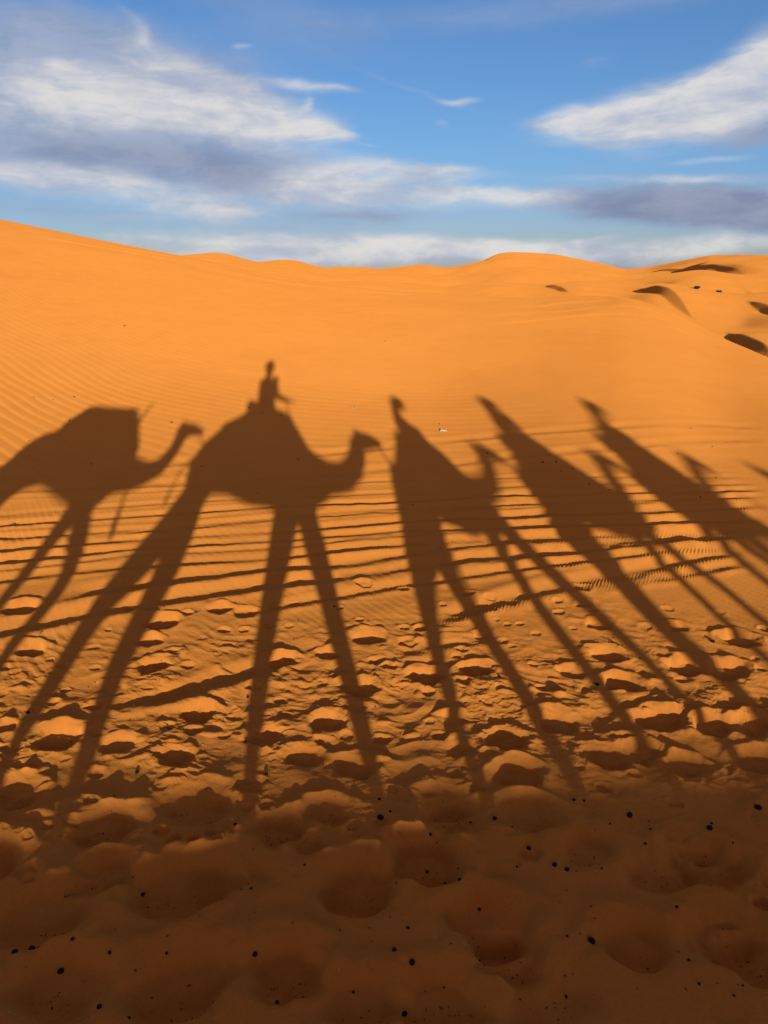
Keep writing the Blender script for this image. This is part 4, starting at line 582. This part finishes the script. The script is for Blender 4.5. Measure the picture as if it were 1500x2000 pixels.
def person(name, label, i, J, wear, look, base=None, scarf=None, hands=None, yaw=0.0, slim=1.0):
    """J: joints in the camel's frame.  wear: (top material, trouser material)"""
    d = CAMELS[i]; o0 = Vector(base or J['pelvis'])
    root = thing('person', label, 'person', in_world(d, o0), d['rot'], 'riders of the caravan')
    V = {k_: Vector(v)-o0 for k_, v in J.items()}; fc = (math.cos(yaw), math.sin(yaw), 0); q = slim
    bm = bmesh.new(); pel, che, nec, hea = V['pelvis'], V['chest'], V['neck'], V['head']
    tube(bm, [(*(pel+Vector((0, 0, -.04))), .11*q, .15*q), (*pel, .11*q, .155*q), (*((pel*.55+che*.45)), .095*q, .13*q), (*che, .115*q, .165*q), (*(che*.35+nec*.65), .085*q, .13*q), (*(nec), .056, .058), (*(nec*.4+hea*.6), .05, .052)], 16, up=fc)
    fw = Vector(look).normalized()
    fd = (hea-nec).normalized(); sd = fd.cross(fw).normalized()
    tube(bm, [(*(hea-fd*.105+fw*.02), .05, .045), (*(hea-fd*.07+fw*.018), .07, .06), (*(hea-fd*.02+fw*.006), .088, .072), (*(hea+fd*.04), .094, .076), (*(hea+fd*.085-fw*.006), .075, .064), (*(hea+fd*.11-fw*.008), .045, .04)], 16, up=tuple(fw))
    tube(bm, [(*(hea+fw*.088+fd*.015), .010), (*(hea+fw*.108-fd*.02), .014), (*(hea+fw*.09-fd*.032), .012)], 8)
    for s in (-1, 1): tube(bm, [(*(hea+sd*s*.074-fw*.008+fd*.02), .016), (*(hea+sd*s*.08-fw*.012-fd*.02), .012)], 8)
    tube(bm, [(*(hea+fw*.082-fd*.062-sd*.02), .009), (*(hea+fw*.086-fd*.062), .010), (*(hea+fw*.082-fd*.062+sd*.02), .009)], 8)
    for s, k_ in ((1, 'l'), (-1, 'r')):
        sh, el, wr = V['sh_'+k_], V['el_'+k_], V['wr_'+k_]; hp, kn, an = V['hip_'+k_], V['kn_'+k_], V['an_'+k_]
        tube(bm, [(*sh, .06), (*(sh*.5+el*.5), .052), (*el, .045), (*(el*.5+wr*.5), .042), (*wr, .031)], 10)
        hf, hp_, cu = (hands or {}).get(k_, ((wr-el), (0, 0, -1), .7)); hand(bm, wr, hf, hp_, s, cu)
        tube(bm, [(*hp, .088), (*(hp*.5+kn*.5), .078), (*kn, .058), (*(kn*.6+an*.4), .056), (*an, .038)], 12)
        tube(bm, [(*(an+Vector((-.04, 0, -.04))), .036), (*(an+Vector((.06, 0, -.05))), .034, .042), (*(an+Vector((.16, 0, -.065))), .022, .04)], 10)
    put('body', fuse('person_body', bm, .0105, 3), M_SKIN, root)
    bm = bmesh.new()
    tube(bm, [(*(pel+Vector((0, 0, -.08))), .14*q, .19*q), (*pel, .135*q, .18*q), (*((pel*.55+che*.45)), .118*q, .155*q), (*che, .13*q, .175*q), (*(che*.45+nec*.55), .105*q, .135*q), (*(che*.15+nec*.85), .07*q, .08*q)], 16, up=fc)
    for k_ in 'lr':
        sh, el, wr = V['sh_'+k_], V['el_'+k_], V['wr_'+k_]
        tube(bm, [(*sh, .074), (*(sh*.5+el*.5), .062), (*el, .055), (*(el*.35+wr*.65), .047)], 10)
    put('shirt', fuse('shirt', bm, .014, 4), wear[0], root)
    bm = bmesh.new()
    tube(bm, [(*(pel+Vector((0, -.1, -.05))), .12), (*(pel+Vector((0, .1, -.05))), .12)], 12)
    for k_ in 'lr':
        hp, kn, an = V['hip_'+k_], V['kn_'+k_], V['an_'+k_]
        tube(bm, [(*hp, .105), (*(hp*.5+kn*.5), .095), (*kn, .076), (*(kn*.5+an*.5), .074), (*(kn*.1+an*.9), .06)], 12)
    put('trousers', fuse('trousers', bm, .016, 4), wear[1], root)
    for k_ in 'lr':
        an = V['an_'+k_]; bm = bmesh.new()
        tube(bm, [(*(an+Vector((-.05, 0, -.045))), .046), (*(an+Vector((.06, 0, -.055))), .042, .05), (*(an+Vector((.175, 0, -.07))), .028, .046)], 10)
        put('shoe', fuse('shoe', bm, .012, 3), M_DARK, root)
    for s in (-1, 1):
        bm = bmesh.new(); ball(bm, hea+fw*.079+sd*s*.032+fd*.012, .012, 2); put('eye', mesh_of('eye', bm), M_EYE, root)
    bm = bmesh.new()
    if scarf:
        tube(bm, [(*(hea-fd*.10-fw*.02), .07, .07), (*(hea-fd*.02-fw*.025), .088, .082), (*(hea+fd*.05-fw*.012), .099, .088), (*(hea+fd*.09-fw*.012), .088, .08), (*(hea+fd*.115-fw*.012), .05, .045)], 16, up=tuple(fw))
        for e in scarf[1:]: ball(bm, hea+fd*e[0]+fw*e[1], e[2], 2)
        put('headscarf', fuse('headscarf', bm, .013, 3), scarf[0], root)
    else:
        tube(bm, [(*(hea-fd*.05-fw*.045), .07, .074), (*(hea+fd*.03-fw*.03), .1, .092), (*(hea+fd*.085-fw*.016), .094, .086), (*(hea+fd*.118-fw*.012), .06, .056)], 16, up=tuple(fw))
        put('hair', fuse('hair', bm, .011, 3), M_HAIR, root)
    return root

def rider_joints(seat, neck, head, grip_l, grip_r, spread=.40, yaw=0.0, sw=.165):
    s = Vector(seat); n_ = Vector(neck); ch = s*.42+n_*.58
    lean = n_-s
    J = dict(pelvis=s+Vector((0, 0, .09)), chest=ch, neck=n_, head=Vector(head))
    J['chest'] = s*.38+n_*.62
    for k_, g, sg in (('l', grip_l, 1), ('r', grip_r, -1)):
        sh = n_+Vector((-sg*sw*math.sin(yaw), sg*sw*math.cos(yaw), -.12)); J['sh_'+k_] = sh; g = Vector(g)
        mid = sh*.5+g*.5; J['el_'+k_] = mid+Vector((-.05, sg*.07, -.07)); J['wr_'+k_] = g
        J['hip_'+k_] = s+Vector((.04, sg*.12, .06)); J['kn_'+k_] = s+Vector((.26 if spread > .3 else .20, sg*spread, -.20)); J['an_'+k_] = s+Vector((.10 if spread > .3 else -.05, sg*(spread+.04), -.60 if spread > .3 else -.48))
    return J

# ================================================================== the caravan
# the camel that carries only bundles, last in the line
d = CAMELS[0]
camel(0, 'brown camel with no rider, loaded with a boxy bundle, last in the line',
      extra_legs=[([(-.82, .17, 1.6, .15), (-.86, .17, 1.3, .12), (-.98, .17, .9, .075), (-.95, .17, .55, .06), (-.95, .17, .09, .055)], 0.0),
                  ([(-.80, -.17, 1.6, .15), (-.75, -.17, 1.3, .12), (-.78, -.17, .9, .075), (-.72, -.17, .55, .06), (-.65, -.17, .09, .055)], 0.0)],
      tail=[(-.98, 0, 1.86, .03), (-1.06, 0, 1.76, .025), (-1.08, 0, 1.55, .02), (-1.07, 0, 1.35, .03)])
ld = thing('luggage_bundle', 'boxy luggage bundle strapped on the riderless camel', 'bundle', in_world(d, (-.1, 0, 2.0)), d['rot'])
bm = bmesh.new()
for s in (-1, 1):
    loft(bm, [(x+.1, zt-2.0, zb-2.0, .13) for x, zt, zb in ((-.66, 2.22, 1.75), (-.57, 2.36, 1.72), (-.35, 2.40, 1.72), (0, 2.37, 1.72), (.15, 2.36, 1.72), (.27, 2.24, 1.72), (.38, 2.06, 1.72), (.47, 1.92, 1.75))], 16, 4)
    for v in bm.verts:
        if abs(v.co.y) < .14 and not v.tag: v.co.y += s*.33; v.tag = True
put('saddlebag', fuse('saddlebag', bm, .022, 2), M_SACK, ld)
bm = bmesh.new(); loft(bm, [(x+.1, zt-2.0, zt-2.12, .38) for x, zt in ((-.72, 2.22), (-.62, 2.33), (-.55, 2.42), (-.45, 2.43), (-.3, 2.41), (.0, 2.385), (.15, 2.385), (.25, 2.29))], 20, 4)
put('blanket', fuse('blanket', bm, .022, 2), M_BLANKET, ld)
bm = bmesh.new(); tube(bm, [(.27+.1, .05, .05, .016), (.31+.1, .05, .3, .016), (.345+.1, .05, .47, .012)], 8); put('stick', mesh_of('stick', bm), M_ROPE, ld)
bm = bmesh.new(); tube(bm, [(.50+.1, .2, -.25, .012), (.57+.1, .2, -.52, .012), (.59+.1, .2, -.66, .028), (.61+.1, .2, -.74, .02)], 8); put('hanging_cord', mesh_of('hanging_cord', bm), M_ROPE, ld)

# the camel under the photographer
camel(1, 'brown camel in full profile carrying the person with the phone',
      tail=[(-1.0, .02, 1.82, .03), (-1.10, .02, 1.78, .022), (-1.165, .02, 1.69, .018), (-1.20, .02, 1.57, .018), (-1.22, .02, 1.46, .028)])
saddle(1, 'saddle under the person with the phone', [(-.76, 2.15), (-.60, 2.22), (-.47, 2.27), (-.36, 2.36), (-.2, 2.33), (0, 2.28), (.15, 2.27), (.26, 2.26), (.31, 2.15), (.38, 2.02), (.46, 1.88)], (-.345, 2.48), (.235, 2.44))
J = rider_joints((-.12, 0, 2.27), (-.065, 0, 2.85), (-.03, .02, 3.02), (.05, .30, 2.70), (.24, -.05, 2.46), .42, R(40), .15)
J['el_l'] = (.06, .22, 2.55); J['wr_l'] = (.06, .32, 2.70)
J['el_r'] = (.08, -.16, 2.54)
person('person', 'person in a blue shirt on the second camel holding up a phone', 1, J, (M_BLUE, M_GREY), (.45, 1, -.05), yaw=R(50), slim=1.02, hands={'l': ((0, .35, 1), (.3, 1, 0), .55), 'r': ((1, .3, -.1), (0, 0, -1), .8)})
bm = bmesh.new(); box(bm, Vector((0, 0, 0)), (.075, .008, .155)); bmesh.ops.bevel(bm, geom=bm.edges[:], offset=.0025, segments=2, affect='EDGES')
ph = put('phone', mesh_of('phone', bm, False), M_PHONE, None, (.024, -.016, ZC-.05), (-PITCH, 0, 0)); tag(ph, 'black phone held up by the person on the second camel', 'phone')
bm = bmesh.new(); box(bm, Vector((-.018, .0055, .05)), (.034, .0025, .036)); bmesh.ops.bevel(bm, geom=bm.edges[:], offset=.001, segments=1, affect='EDGES')
put('lens_bump', mesh_of('lens_bump', bm, False), M_IRON, ph)

# three more ridden camels, each turned further away
camel(2, 'brown camel ahead of the photographer, its rider leaning forward')
saddle(2, 'saddle on the camel straight ahead of the photographer', [(-.50, 1.90), (-.38, 1.99), (-.25, 2.04), (0, 2.05), (.18, 2.06), (.28, 2.03), (.40, 1.93)], (-.30, 2.10), (.20, 2.18), .45, .22, .1, .05, strap=[(-.15, -.22, 1.62, .014), (-.14, -.26, 1.2, .014), (-.13, -.26, .82, .018)])
person('person', 'person leaning forward on the camel straight ahead of the photographer', 2, rider_joints((-.10, 0, 2.0), (-.06, .01, 2.37), (.13, .03, 2.505), (.16, .05, 2.18), (.18, -.05, 2.17), .2, R(58), .12), (M_WHITE, M_OLIVE), (1, .6, -.25), scarf=(M_BLUE, (.03, -.06, .05)), yaw=R(58), slim=.72)
camel(3, 'brown camel third from the front with a rider raising one elbow')
saddle(3, 'saddle under the rider with one elbow raised', [(-.74, 1.90), (-.62, 1.99), (-.48, 2.05), (-.25, 2.07), (-.08, 2.07), (.06, 2.03), (.18, 1.95)], (-.54, 2.11), (-.02, 2.17), .45, .22, .1, .05)
J = rider_joints((-.38, 0, 2.02), (-.28, .02, 2.37), (-.10, .05, 2.53), (-.02, .05, 2.16), (-.04, -.05, 2.16), .2, R(50), .11)
J['el_l'] = (-.02, .05, 2.40); J['wr_l'] = (.0, .03, 2.19)
person('person', 'person raising one elbow on the third camel from the front', 3, J, (M_GREY, M_OLIVE), (1, .4, .2), scarf=(M_WHITE, (.05, -.03, .06)), yaw=R(45), slim=.7)
camel(4, 'brown camel near the front of the line beside the guide',
      extra_legs=[([(.32, .15, 1.5, .09), (.34, .15, 1.1, .06), (.35, .15, .8, .058), (.36, .15, .4, .045), (.37, .15, -.02, .055)], -.115),
                  ([(.36, -.15, 1.5, .09), (.42, -.15, 1.1, .06), (.45, -.15, .8, .058), (.48, -.15, .4, .045), (.52, -.15, .05, .055)], -.015)])
saddle(4, 'saddle with a high back roll on the camel near the front', [(-.66, 1.90), (-.55, 1.98), (-.40, 2.05), (-.2, 2.08), (-.02, 2.07), (.08, 2.02), (.18, 1.94)], (-.48, 2.11), (.04, 2.17), .45, .22, .1, .05)
person('person', 'person bent forward on the camel near the front of the line', 4, rider_joints((-.34, 0, 2.02), (-.03, .08, 2.33), (.12, .21, 2.50), (.05, .06, 2.17), (.06, -.02, 2.17), .2, R(70), .09), (M_OLIVE, M_GREY), (1, .5, .2), scarf=(M_BLUE, (.05, -.03, .06)), yaw=R(65), slim=.66)
# ropes from each camel's nose to the saddle ahead
def rope(a, b, sag, label, r=.011):
    a = Vector(a); b = Vector(b); mid = (a+b)/2
    pts = []
    for k_ in range(13):
        t = k_/12; p = a.lerp(b, t); p.z -= sag*4*t*(1-t); pts.append((*(p-mid), r))
    bm = bmesh.new(); tube(bm, pts, 6)
    o = put('lead_rope', mesh_of('lead_rope', bm), M_ROPE, None, tuple(mid)); tag(o, label, 'rope', 'lead ropes between the camels')
rope(in_world(CAMELS[0], (1.22, 0, 2.06)), in_world(CAMELS[1], (-.95, .1, 1.95)), .04, 'rope from the riderless camel to the camel before it')
rope(in_world(CAMELS[1], (1.43, 0, 1.84)), in_world(CAMELS[2], (-.6, .1, 1.75)), .22, 'slack rope ahead of the camel in full profile')
rope(in_world(CAMELS[2], (1.76, 0, 2.04)), in_world(CAMELS[3], (-.8, .1, 1.78)), .04, 'rope from the camel straight ahead of the photographer')
rope(in_world(CAMELS[3], (1.58, 0, 2.06)), in_world(CAMELS[4], (-.75, .1, 1.74)), .05, 'rope from the third camel to the front camel')
# the guide on foot
gx = Vector((6.85, -7.55)); gz = ground_z(gx.x, gx.y)
gd = dict(x=gx.x, y=gx.y, z=gz, rot=CAMELS[4]['rot']); CAMELS.append(gd)
G = dict(pelvis=(0, 0, .98), chest=(.03, 0, 1.30), neck=(.05, 0, 1.54), head=(.08, 0, 1.71))
for k_, s, st in (('l', 1, .22), ('r', -1, -.24)):
    G['sh_'+k_] = (.04, s*.17, 1.46); G['el_'+k_] = (-.03-st*.4, s*.25, 1.17); G['wr_'+k_] = (.10-st*.6, s*.25, .93)
    G['hip_'+k_] = (0, s*.10, .92); G['kn_'+k_] = (.10+st*.6, s*.11, .50); G['an_'+k_] = (.0+st*1.1, s*.11, .10)
person('person', 'guide on foot in a white robe leading the caravan', 5, G, (M_WHITE, M_WHITE), (1, 0, -.05), base=(0, 0, 0), scarf=(M_BLUE, (.08, -.03, .09)))
rope(in_world(CAMELS[4], (1.42, 0, 1.98)), in_world(gd, (-.10, -.24, .92)), .1, 'rope from the front camel to the guide')

# ------------------------------------------------------------------ things lying on the sand
M_DUNG = mat('dry_dung', (0.020, 0.014, 0.010), 0.85, (500, 0.002), 0.4, 200, 0.15)
M_CRUMB = mat('plant_crumbs', (0.06, 0.04, 0.025), 0.9, None, 0.5, 40)
M_TWIG = mat('dry_twig', (0.16, 0.10, 0.055), 0.9, (300, 0.002), 0.3, 60)
M_PALE = mat('bleached_straw', (0.55, 0.45, 0.30), 0.9, (200, 0.002), 0.15, 60)
M_SCRAP = mat('pale_scrap', (0.62, 0.52, 0.36), 0.8, (120, 0.003), 0.1, 30)
PELLETS = [[-1.533,2.577,0.0401],[-1.588,2.542,0.0309],[-1.158,2.922,0.0245],[-1.382,2.502,0.0305],[-1.357,2.592,0.0201],[-1.173,2.526,0.0175],[0.119,2.486,0.0303],[0.044,2.549,0.0221],[-0.555,2.54,0.0287],[0.907,2.599,0.0358],[1.707,3.294,0.0376],[2.036,3.451,0.0363],[0.842,3.046,0.0278],[0.895,3.013,0.0276],[0.741,3.182,0.0288],[0.365,2.947,0.0222],[0.592,3.376,0.0274],[-0.019,3.373,0.0356],[-0.783,3.313,0.0243],[-0.634,2.907,0.0171],[-1.129,2.278,0.0265],[0.082,2.301,0.0246],[-0.442,2.384,0.0189],[1.326,3.411,0.0359],[-1.441,3.762,0.0269],[-0.685,3.743,0.0268],[-0.026,3.53,0.0199],[-2.33,4.337,0.0268],[0.45,2.851,0.0192],[0.107,2.665,0.016],[0.425,2.627,0.0136],[0.801,2.605,0.0135],[1.335,2.757,0.0187],[1.294,2.499,0.0152],[1.413,2.333,0.0124],[0.747,2.369,0.0147],[0.014,2.267,0.0142],[-1.015,2.273,0.0162],[-0.127,2.394,0.0148],[1.746,3.354,0.0164],[0.242,3.288,0.0215],[0.218,3.104,0.018],[-0.94,2.555,0.0155],[1.054,3.53,0.0227],[1.112,3.535,0.0171],[-0.86,4.066,0.0191],[1.491,4.696,0.0322],[0.823,4.784,0.0218],[-0.929,4.549,0.0209],[2.5,5.199,0.035],[-0.418,5.845,0.0215],[-2.297,9.282,0.0323],[-2.162,12.057,0.0491],[-1.607,11.745,0.04],[-1.91,11.848,0.0322],[-4.563,10.889,0.0372],[-4.721,9.887,0.0272],[-3.139,11.072,0.0454],[-3.649,9.184,0.0319],[1.989,9.243,0.0385],[2.148,9.21,0.0447],[2.289,8.937,0.0373],[2.373,8.453,0.0296],[2.142,8.886,0.0248],[1.367,9.788,0.0406],[3.908,8.622,0.0301],[3.498,8.042,0.034],[0.321,8.126,0.023],[0.554,7.003,0.0252],[0.834,11.304,0.0309],[0.024,18.338,0.0485],[-5.998,17.992,0.0592],[2.547,8.245,0.0232],[-1.114,9.621,0.0334],[-1.458,8.395,0.0236],[-4.953,12.113,0.0409],[-5.503,11.899,0.0322],[-5.185,11.86,0.0241],[4.303,9.732,0.0269],[3.744,9.432,0.0261],[4.293,10.464,0.0287],[0.033,3.426,0.0166],[-0.39,3.026,0.0151],[1.472,2.383,0.0105],[1.296,2.392,0.0148],[0.251,2.421,0.0106],[0.656,3.039,0.0151],[1.065,3.014,0.0125],[0.303,3.047,0.0126],[1.336,3.188,0.0157],[1.4,3.3,0.0161],[1.774,3.172,0.013],[1.191,3.319,0.0135],[0.679,3.335,0.0136],[0.468,3.399,0.0138]]
rd = random.Random(3)
def dung_mesh(seed):
    bm = bmesh.new(); bmesh.ops.create_icosphere(bm, subdivisions=3, radius=.5)
    r2 = random.Random(seed); a = Vector((r2.random()*9, r2.random()*9, r2.random()*9)); el_ = r2.uniform(1.0, 1.35)
    from mathutils import noise
    for v in bm.verts:
        n_ = v.co.normalized(); v.co *= 1+.10*noise.noise(n_*2.2+a)+.05*noise.noise(n_*6+a); v.co.x *= el_; v.co.z *= .86
    return mesh_of('dropping', bm)
DM = [dung_mesh(q) for q in range(6)]
OWN = {0: 'largest round black dropping, close to the left edge in the near shade', 1: 'black dropping just left of the largest round one at the left edge',
       2: 'black dropping alone on smooth shaded sand left of the middle', 6: 'black dropping in deep shade at the bottom, right of the middle', 8: 'black dropping in the hollow at the bottom left of the middle',
       9: 'oval black dropping beside a hollow in the lower right shade', 10: 'black dropping alone at the upper right of the shade', 11: 'black dropping nearest the right edge at the top of the shade',
       12: 'left one of two droppings lying side by side right of the middle', 13: 'right one of two droppings lying side by side right of the middle', 17: 'black dropping at the end of the front leg shadow of the profile camel'}
for q, (x, y, s) in enumerate(PELLETS):
    r_ = math.hypot(x, y)
    s = min(.030, max(.008, s*(.82 if r_ < 6 else .55)))
    o = put('camel_dropping', DM[q % 6], M_DUNG, None, (x, y, ground_z(x, y)+s*.18), (rd.uniform(-.4, .4), rd.uniform(-.4, .4), rd.uniform(0, 6.3)))
    o.scale = (s, s, s)
    if r_ < 3.6: lab, g = 'round black camel dropping lying in the shaded near sand', 'droppings in the shaded sand'
    elif r_ < 6.0: lab, g = 'black camel dropping among the sunlit footprints', 'droppings among the footprints'
    else: lab, g = 'tiny black camel dropping on the far side of the footprints', 'droppings up the dune'
    lab = OWN.get(q, lab); tag(o, lab, 'dropping', g)
# crumbs of straw and dung nobody could count
bm = bmesh.new()
def crumb(x, y, s):
    z = ground_z(x, y); M_ = Matrix.Translation((x, y, z+s*.3)) @ Matrix.Rotation(rd.uniform(0, 6.3), 4, 'Z') @ Matrix.Rotation(rd.uniform(-.5, .5), 4, 'X') @ Matrix.Diagonal((s*rd.uniform(.7, 2.0), s*rd.uniform(.5, .9), s*.6, 1))
    bmesh.ops.create_icosphere(bm, subdivisions=1, radius=.5, matrix=M_)
for q in range(420):
    r_ = 2.0+4.0*rd.random()**1.2; a = R(rd.uniform(-46, 46)); crumb(r_*math.sin(a), r_*math.cos(a), rd.choice((.004, .005, .006, .008, .010)))
for (px, py, rad, dep) in prints[:70]:
    if py < 3.6:
        for q in range(rd.randint(3, 16)):
            a = rd.uniform(0, 6.3); t = rad*.55*rd.random()**.5; crumb(px+t*math.cos(a), py-rad*.15+t*.6*math.sin(a), rd.choice((.004, .006, .008)))
o = put('plant_crumbs', mesh_of('plant_crumbs', bm), M_CRUMB); o['kind'] = 'stuff'; o['label'] = 'dark crumbs of straw and dung scattered over the near sand'
bm = bmesh.new()
for q in range(260):
    r_ = 2.2+3.8*rd.random(); a = R(rd.uniform(-34, 34)); crumb(r_*math.sin(a), r_*math.cos(a), rd.choice((.004, .005, .007)))
o = put('straw_crumbs', mesh_of('straw_crumbs', bm), M_PALE); o['kind'] = 'stuff'; o['label'] = 'pale straw bits scattered over the near sand'
# small twigs
MISC = {'scrap': [0.854, 10.928], 'twig0': [-0.489, 12.214], 'twig1': [-1.374, 4.201], 'twig2': [-1.55, 5.696], 'twig3': [-2.658, 5.298], 'twig4': [1.75, 5.252], 'twig5': [-3.771, 7.36], 'loop': [1.431, 4.787], 'twig6': [-1.519, 2.893], 'twig7': [-1.28, 5.668], 'twig8': [1.626, 5.684], 'twig9': [-2.355, 4.722]}
def twig(key, label, m, size, n=4, seed=1):
    x, y = MISC[key]; z = ground_z(x, y); r2 = random.Random(seed); bm = bmesh.new()
    for q in range(n):
        a = r2.uniform(0, 6.3); l = size*r2.uniform(.5, 1); up = r2.uniform(.15, .9)
        p = Vector((0, 0, .0)); pts = [(*p, size*.05)]
        for k_ in range(3):
            p = p+Vector((math.cos(a), math.sin(a), up))*l/3.2; a += r2.uniform(-.5, .5); up *= .7; pts.append((*p, size*.05*(1-.25*(k_+1))))
        tube(bm, pts, 6)
    o = put('dry_twig', mesh_of('dry_twig', bm), m, None, (x, y, z)); tag(o, label, 'twig')
twig('twig1', 'upright dark twig among the sunlit footprints in front of the profile camel', M_TWIG, .07, 4, 2)
twig('twig2', 'low dark sprig beside the churned sand between the leg shadows', M_TWIG, .05, 5, 3)
twig('twig3', 'dark sprig at the edge of the churned sand on the near flat', M_TWIG, .05, 5, 4)
twig('twig0', 'bleached twig half buried in the ripples above the profile camel shadow', M_PALE, .09, 3, 5)
twig('twig4', 'thin dark twigs on the rippled flat between long leg shadows', M_TWIG, .07, 3, 6)
twig('twig6', 'flat thin twig lying in the deep shade', M_TWIG, .07, 3, 7)
twig('twig5', 'dark sprig beside a wheel track next to the riderless camel shadow', M_TWIG, .06, 4, 9)
x, y = MISC['scrap']; z = ground_z(x, y); bm = bmesh.new()
for q in range(5):
    a = q*1.3; tube(bm, [(-.03+.012*q, .015*math.sin(a), .008, .008, .014), (-.01+.012*q, .02*math.cos(a), .025-.003*q, .010, .014), (.016+.012*q, .014*math.sin(a+1), .008, .006, .01)], 8)
o = put('crumpled_scrap', fuse('crumpled_scrap', bm, .004, 1), M_SCRAP, None, (x, y, z)); tag(o, 'crumpled pale scrap of litter on the dune face', 'litter')

# ------------------------------------------------------------------ far off: scrub and a shelter
def far_height(x, y): return float(macro(np.array([x], float), np.array([y], float))[0])
M_SCRUB = mat('dark_scrub', (0.035, 0.035, 0.02), 0.95, (8, .05), 0.4, 3)
def far_spot(az_deg, dist):
    a = R(az_deg); return dist*math.sin(a), dist*math.cos(a)
def scrub(az_, dist, w, h, label, seed):
    x, y = far_spot(az_, dist); z = far_height(x, y); r2 = random.Random(seed); bm = bmesh.new()
    for q in range(90):
        a = r2.uniform(0, 6.3); t = r2.random()**.5*w*.3; b = Vector((t*math.cos(a)*.5, t*math.sin(a)*.5, 0)); e = Vector((math.cos(a)*w*.5*r2.uniform(.3, 1), math.sin(a)*w*.5*r2.uniform(.3, 1), h*r2.uniform(.35, 1)))
        tube(bm, [(*b, .03), (*(b*.5+e*.5+Vector((0, 0, h*.1))), .06), (*e, .03)], 5)
    o = put('scrub_bush', mesh_of('scrub_bush', bm), M_SCRUB, None, (x, y, z)); tag(o, label, 'bush', 'scrub on the far sand')
scrub(21.6, 118, 1.0, 0.4, 'low dark scrub bush on the far sand, left of its neighbour', 1)
scrub(23.0, 115, .9, 0.35, 'low dark scrub bush in the middle of the far sand', 2)
scrub(26.2, 120, .7, 0.3, 'small dark scrub bush at the far right of the dunes', 3)
